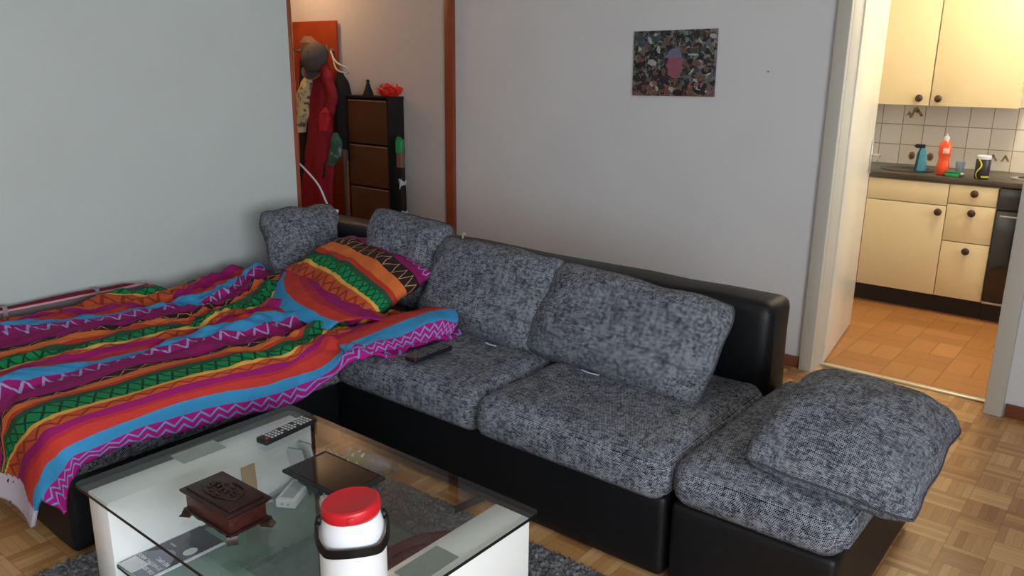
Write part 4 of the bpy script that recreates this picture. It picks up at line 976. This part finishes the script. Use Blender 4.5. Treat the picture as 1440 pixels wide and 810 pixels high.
# ------------------------------------------------------------------ hallway
M['black_lam'] = plain('black_laminate', (18, 18, 20), .45); M['bronze'] = plain('bronze_brown_front', (86, 50, 30), .3, .5, grain=.06, gs=5, coat=.2); M['orange_wood'] = plain('orange_stained_board', (160, 60, 18), .45, grain=.10, gs=7); M['pale_edge'] = plain('pale_wood_edge', (150, 108, 80), .5)
sc_ = thing('shoe_cabinet', (-4.484, 3.906, 0), 'narrow black shoe cabinet with three brown flip-down fronts against the hallway wall', 'cabinet')
build('side', B(-.218, -.203, 0, .148, 0, 1.275), M['black_lam'], sc_); build('side', B(.203, .218, 0, .148, 0, 1.275), M['black_lam'], sc_)
build('top', B(-.222, .222, -.004, .150, 1.275, 1.290, .001), M['black_lam'], sc_); build('back_panel', B(-.203, .203, .13, .148, 0, 1.275), M['black_lam'], sc_)
for z0, z1 in ((.03, .345), (.355, .645), (.657, .947), (.960, 1.262)):
    fl = build('flap', B(-.203, .203, .0, .018, z0, z1, .002), M['bronze'], sc_); build('flap_rail', B(-.195, .203, -.004, .0, z1-.010, z1-.002, .001), M['pale_edge'], fl)
bp_ = thing('coat_rack_board', (-5.12, 4.045, 0), 'tall orange wooden coat rack board against the hallway wall, left of the shoe cabinet', 'coat rack')
build('board', B(-.33, .19, -.018, .0, .02, 1.81, .003), M['orange_wood'], bp_)
for hx in (-.25, -.10, .05, .15):
    bm = T(curve_pts([(hx, -.018, 1.60), (hx, -.05, 1.595), (hx, -.075, 1.61), (hx, -.08, 1.64)], 10), .006); lathe(bm, [(0, 0), (.012, 0), (.012, .006), (0, .006)], seg=12, mtx=Matrix.Translation((hx, -.018, 1.60)) @ Matrix.Rotation(PI/2, 4, 'X')); build('coat_hook', bm, M['steel'], bp_)
st_ = build('pale_slat', B(-.012, .012, -.012, .012, 0, .82, .002), M['pale_edge']); st_.location = (-4.735, 3.93, 0); props(st_, 'thin pale wooden slat standing between the hung coats and the shoe cabinet', 'slat')
def drape(name, prof, depth, y, mat, seed, folds=5, seg=56, amp=.25):
    """hanging cloth: prof = [(z, xl, xr)] from top to bottom"""
    pts = []; bm = bmesh.new(); rings = []; Z = [p[0] for p in prof]
    nz = 46
    for k in range(nz+1):
        z = Z[0]+(Z[-1]-Z[0])*k/nz
        for i in range(len(prof)-1):
            if prof[i][0] >= z >= prof[i+1][0]:
                t = (prof[i][0]-z)/max(1e-6, prof[i][0]-prof[i+1][0]); t = t*t*(3-2*t); xl = prof[i][1]+(prof[i+1][1]-prof[i][1])*t; xr = prof[i][2]+(prof[i+1][2]-prof[i][2])*t; break
        cx = (xl+xr)/2; hw = (xr-xl)/2; grow = min(1, k/nz*2.5+.15); rg = []
        for s in range(seg):
            a = 2*PI*s/seg; f = 1+amp*grow*math.sin(a*folds+seed+.6*math.sin(z*7+seed))*(.6+.4*noise.noise(Vector((z*3, seed, s*.02))))
            x = cx+hw*math.cos(a)*(1+.05*noise.noise(Vector((z*9, seed, 0)))); yy = y+depth*math.sin(a)*f*min(1, .35+k/nz*3)
            rg.append(bm.verts.new((x, yy, z+.006*noise.noise(Vector((a*2, z*6, seed))))))
        rings.append(rg)
    for a, b in zip(rings[:-1], rings[1:]):
        for s in range(seg): bm.faces.new((a[s], a[(s+1) % seg], b[(s+1) % seg], b[s]))
    bm.faces.new(rings[0]); bm.faces.new(rings[-1])
    return build(name, bm, mat, smooth=True)
def dprops(o, l, c): o['label'] = l; o['category'] = c; return o
M['red_cloth'] = plain('crimson_coat_cloth', (148, 20, 38), .75, bump=.3); M['red_cuff'] = plain('bright_red_cloth', (196, 36, 44), .7); M['dark_cloth'] = plain('black_jacket_cloth', (24, 22, 26), .8, bump=.3); M['beige_cloth'] = plain('brownish_beige_cloth', (130, 98, 78), .85, bump=.3)
M['cream_cloth'] = NT('cream_patterned_cloth'); _m = M['cream_cloth']; _f = _m.noise(_m.obj(), 26., 3); M['cream_cloth'] = _m.done(_m.ramp(_f, [(.36, lin((90, 84, 74))), (.44, lin((204, 190, 150))), (.62, lin((216, 200, 140))), (.7, lin((150, 146, 140)))]), .85)
M['green_cloth'] = NT('grey_green_scarf_cloth'); _m = M['green_cloth']; _f = _m.noise(_m.obj(), 18., 2); M['green_cloth'] = _m.done(_m.ramp(_f, [(.4, lin((70, 92, 86))), (.55, lin((36, 104, 84))), (.65, lin((132, 134, 136)))]), .85)
rc = thing('red_coat', (-5.0, 3.9, .39), 'long crimson coat hanging on the hallway coat rack under the grey cap', 'coat')
def cpart(nm, o_, root): o_.name = nm; o_.parent = root; o_.matrix_parent_inverse = Matrix.Translation(-root.location); return o_
cpart('coat_body', drape('coat_body', [(1.50, -5.02, -4.90), (1.44, -5.07, -4.83), (1.30, -5.10, -4.86), (1.03, -5.14, -4.87), (.80, -5.20, -4.87), (.55, -5.27, -4.90), (.34, -5.25, -4.93)], .055, 3.905, M['red_cloth'], 1.3), rc)
cpart('sleeve', drape('sleeve', [(1.50, -4.95, -4.86), (1.40, -4.92, -4.80), (1.28, -4.86, -4.76), (1.18, -4.90, -4.79), (1.10, -4.93, -4.84)], .035, 3.87, M['red_cloth'], 4., folds=3), rc)
cpart('cuff', drape('cuff', [(1.20, -4.90, -4.80), (1.12, -4.945, -4.83), (1.03, -4.94, -4.86)], .038, 3.855, M['red_cuff'], 2., folds=3), rc)
build('toggle_cord', T(curve_pts([(-4.94, 3.87, .80), (-4.93, 3.86, .72), (-4.945, 3.86, .68)], 10), .008), M['dark_cloth'], rc).matrix_parent_inverse = Matrix.Translation(-rc.location)
dprops(drape('black_jacket', [(1.60, -5.22, -5.14), (1.52, -5.28, -5.10), (1.2, -5.30, -5.10), (.9, -5.32, -5.12), (.50, -5.36, -5.16), (.30, -5.36, -5.16)], .04, 3.955, M['dark_cloth'], 3.), 'black jacket hanging at the left end of the hallway coat rack, partly behind the wall', 'jacket')
dprops(drape('beige_bag', [(1.70, -5.22, -5.12), (1.64, -5.26, -5.05), (1.56, -5.24, -5.06), (1.50, -5.20, -5.10)], .04, 3.955, M['beige_cloth'], 5., folds=3), 'brownish beige cloth bag hung left of the grey cap', 'bag')
dprops(drape('patterned_shirt', [(1.42, -5.12, -5.06), (1.36, -5.17, -5.03), (1.25, -5.24, -5.06), (1.14, -5.26, -5.07), (1.06, -5.27, -5.15), (1.00, -5.24, -5.17)], .045, 3.875, M['cream_cloth'], 7., folds=4), 'cream and yellow patterned shirt hanging left of the crimson coat', 'shirt')
dprops(drape('black_shoulder_bag', [(1.45, -4.84, -4.80), (1.36, -4.85, -4.74), (1.2, -4.86, -4.70), (1.05, -4.86, -4.69), (.96, -4.85, -4.69), (.90, -4.83, -4.71)], .055, 3.955, M['dark_cloth'], 8., folds=3), 'black bag hanging right of the crimson coat, next to the shoe cabinet', 'bag')
dprops(drape('green_scarf', [(1.02, -4.82, -4.76), (.95, -4.84, -4.72), (.86, -4.87, -4.73), (.78, -4.89, -4.82)], .03, 3.865, M['green_cloth'], 9., folds=4), 'grey-green scarf dangling between the crimson coat and the shoe cabinet', 'scarf')
cp_ = thing('baseball_cap', (-4.975, 3.86, 1.545), 'dark grey cap hung over the crimson coat on the hallway rack', 'cap', rot=(math.radians(62), math.radians(14), math.radians(8))); cp_.scale = (.86, .86, .86)
M['cap_cloth'] = plain('dark_grey_cap_cloth', (84, 78, 76), .85, bump=.2)
build('crown', L([(.108, -.035), (.112, .0), (.105, .04), (.080, .078), (.04, .098), (0, .103)], seg=36, sy=1.15), M['cap_cloth'], cp_, smooth=True); bm = L([(0, .101), (.008, .101), (.006, .108), (0, .109)], seg=12); build('top_button', bm, M['cap_cloth'], cp_)
bm = bmesh.new(); outer = [(.10*math.sin(a), -.10-.085*math.cos(a)) for a in [math.radians(-85+170*k/20) for k in range(21)]]; inner = [(.10*math.sin(a), -.085-.020*math.cos(a)) for a in [math.radians(85-170*k/20) for k in range(21)]]
prism(bm, outer+inner, -.034, -.029); build('brim', bm, M['cap_cloth'], cp_); build('brim_edge', T([(x, y, -.0315) for x, y in outer], .0038, seg=6), M['pale_edge'], cp_)
hg = thing('coat_hanger', (-4.76, 3.90, 1.50), 'white plastic coat hanger sticking out right of the grey cap', 'hanger')
bm = T(curve_pts([(-.12, .03, .09), (-.05, .0, .035), (.03, -.02, .0), (.13, -.03, -.022)], 16), .007); tube(bm, curve_pts([(.13, -.03, -.022), (.14, -.03, -.05), (.11, -.02, -.062)], 8), .006)
build('shoulder_arm', bm, M['zip'], hg, smooth=True); build('cross_bar', T(curve_pts([(-.09, .02, .05), (-.02, -.005, -.035), (.11, -.02, -.062)], 10), .006), M['zip'], hg, smooth=True); build('hanger_hook', T(curve_pts([(-.12, .03, .09), (-.15, .06, .11), (-.16, .09, .10)], 8), .004), M['steel'], hg)
# on and beside the shoe cabinet
fg = thing('black_figurine', (-4.535, 3.97, 1.2905), 'small black cone-shaped figurine on the left of the shoe cabinet top', 'figurine')
build('figure_body', L([(0, 0), (.040, 0), (.036, .012), (.022, .05), (.012, .082), (.008, .088), (0, .088)], seg=24), M['dark_cloth'], fg); build('head', L([(0, .084), (.010, .088), (.013, .097), (.010, .107), (0, .112)], seg=18), M['dark_cloth'], fg)
rb = thing('red_plastic_bag', (-4.315, 3.975, 1.2905), 'crumpled bright red plastic bag on the right of the shoe cabinet top', 'bag')
M['red_bag'] = plain('bright_red_film', (224, 46, 36), .35)
bm = bmesh.new(); bmesh.ops.create_icosphere(bm, subdivisions=5, radius=1.)
for v in bm.verts:
    d = 1+.30*noise.noise(v.co*2.2)+.14*noise.noise(v.co*6)+.06*noise.noise(v.co*14); v.co = Vector((v.co.x*.105*d, v.co.y*.05*d, max(0, (v.co.z*.040+.034)*d)))
build('bag_body', bm, M['red_bag'], rb, smooth=True); build('bag_handle', T(curve_pts([(.02, -.03, .055), (.07, -.045, .068), (.115, -.04, .045), (.13, -.04, .012)], 16), .006, flat=.4), M['red_bag'], rb, smooth=True); build('bag_handle', T(curve_pts([(-.05, -.04, .06), (-.02, -.05, .080), (.03, -.045, .065)], 12), .006, flat=.4), M['red_bag'], rb, smooth=True)
hgb = thing('hanging_bags', (-4.215, 3.96, .30), 'green, brown, black and white bags bunched at the right side of the shoe cabinet', 'bag')
M['green_bag'] = plain('bright_green_film', (40, 150, 80), .5); M['brown_bag'] = plain('brown_cloth_bag', (122, 92, 76), .8)
def hb(nm, prof, mat, sd): cpart(nm, drape(nm, prof, .03, 3.965, mat, sd, folds=3, amp=.3), hgb)
hb('green_pouch', [(1.02, -4.245, -4.22), (.99, -4.25, -4.185), (.93, -4.25, -4.190), (.91, -4.24, -4.20)], M['green_bag'], 1.); hb('brown_pouch', [(.93, -4.24, -4.195), (.87, -4.24, -4.185), (.81, -4.24, -4.185)], M['brown_bag'], 2.)
hb('black_pouch', [(.82, -4.245, -4.19), (.72, -4.245, -4.18), (.55, -4.245, -4.175), (.40, -4.24, -4.18), (.20, -4.24, -4.19)], M['dark_cloth'], 3.)
hb('white_pouch', [(.74, -4.225, -4.19), (.70, -4.23, -4.176), (.66, -4.22, -4.19)], M['zip'], 4.); hb('white_tag', [(.52, -4.20, -4.18), (.46, -4.205, -4.165), (.42, -4.20, -4.17)], M['zip'], 5.)
# white charging cable from the coats down to the sofa back
wcb = thing('charging_cable', (-3.5, 2.77, .72), 'white charging cable dangling past the coats onto the sofa backrest', 'cable')
def wpart(nm, bm_, mat): o_ = build(nm, bm_, mat, wcb, smooth=True); o_.matrix_parent_inverse = Matrix.Translation(-wcb.location)
wpart('cord', T(curve_pts([(-3.86, 2.82, .98), (-3.80, 2.84, .93), (-3.70, 2.85, .85), (-3.60, 2.82, .77), (-3.53, 2.79, .738), (-3.49, 2.78, .736)], 30), .0055), M['zip'])
wpart('plug_head', B(-3.52, -3.455, 2.765, 2.79, .728, .746, .004), M['zip'])
# hallway lamp
M['glow_h'] = NT('lit_amber_glass'); g_ = M['glow_h']; g_.b.inputs['Emission Color'].default_value = (1, .62, .32, 1); g_.b.inputs['Emission Strength'].default_value = 4; M['glow_h'] = g_.done(lin((250, 230, 200)), .3)
hl = thing('hallway_ceiling_lamp', (-5.15, 3.62, ZC), 'round amber hallway ceiling lamp, lit', 'lamp')
build('lamp_base', L([(0, -.001), (.07, -.001), (.07, -.03), (0, -.03)], seg=30), M['frame'], hl); build('lamp_shade', L([(.10, -.03), (.11, -.05), (.09, -.09), (.05, -.11), (0, -.115)], seg=36), M['glow_h'], hl)
point('hall_lamp_light', (-5.15, 3.62, 2.28), .1, HALL_POWER, (1, .60, .32))
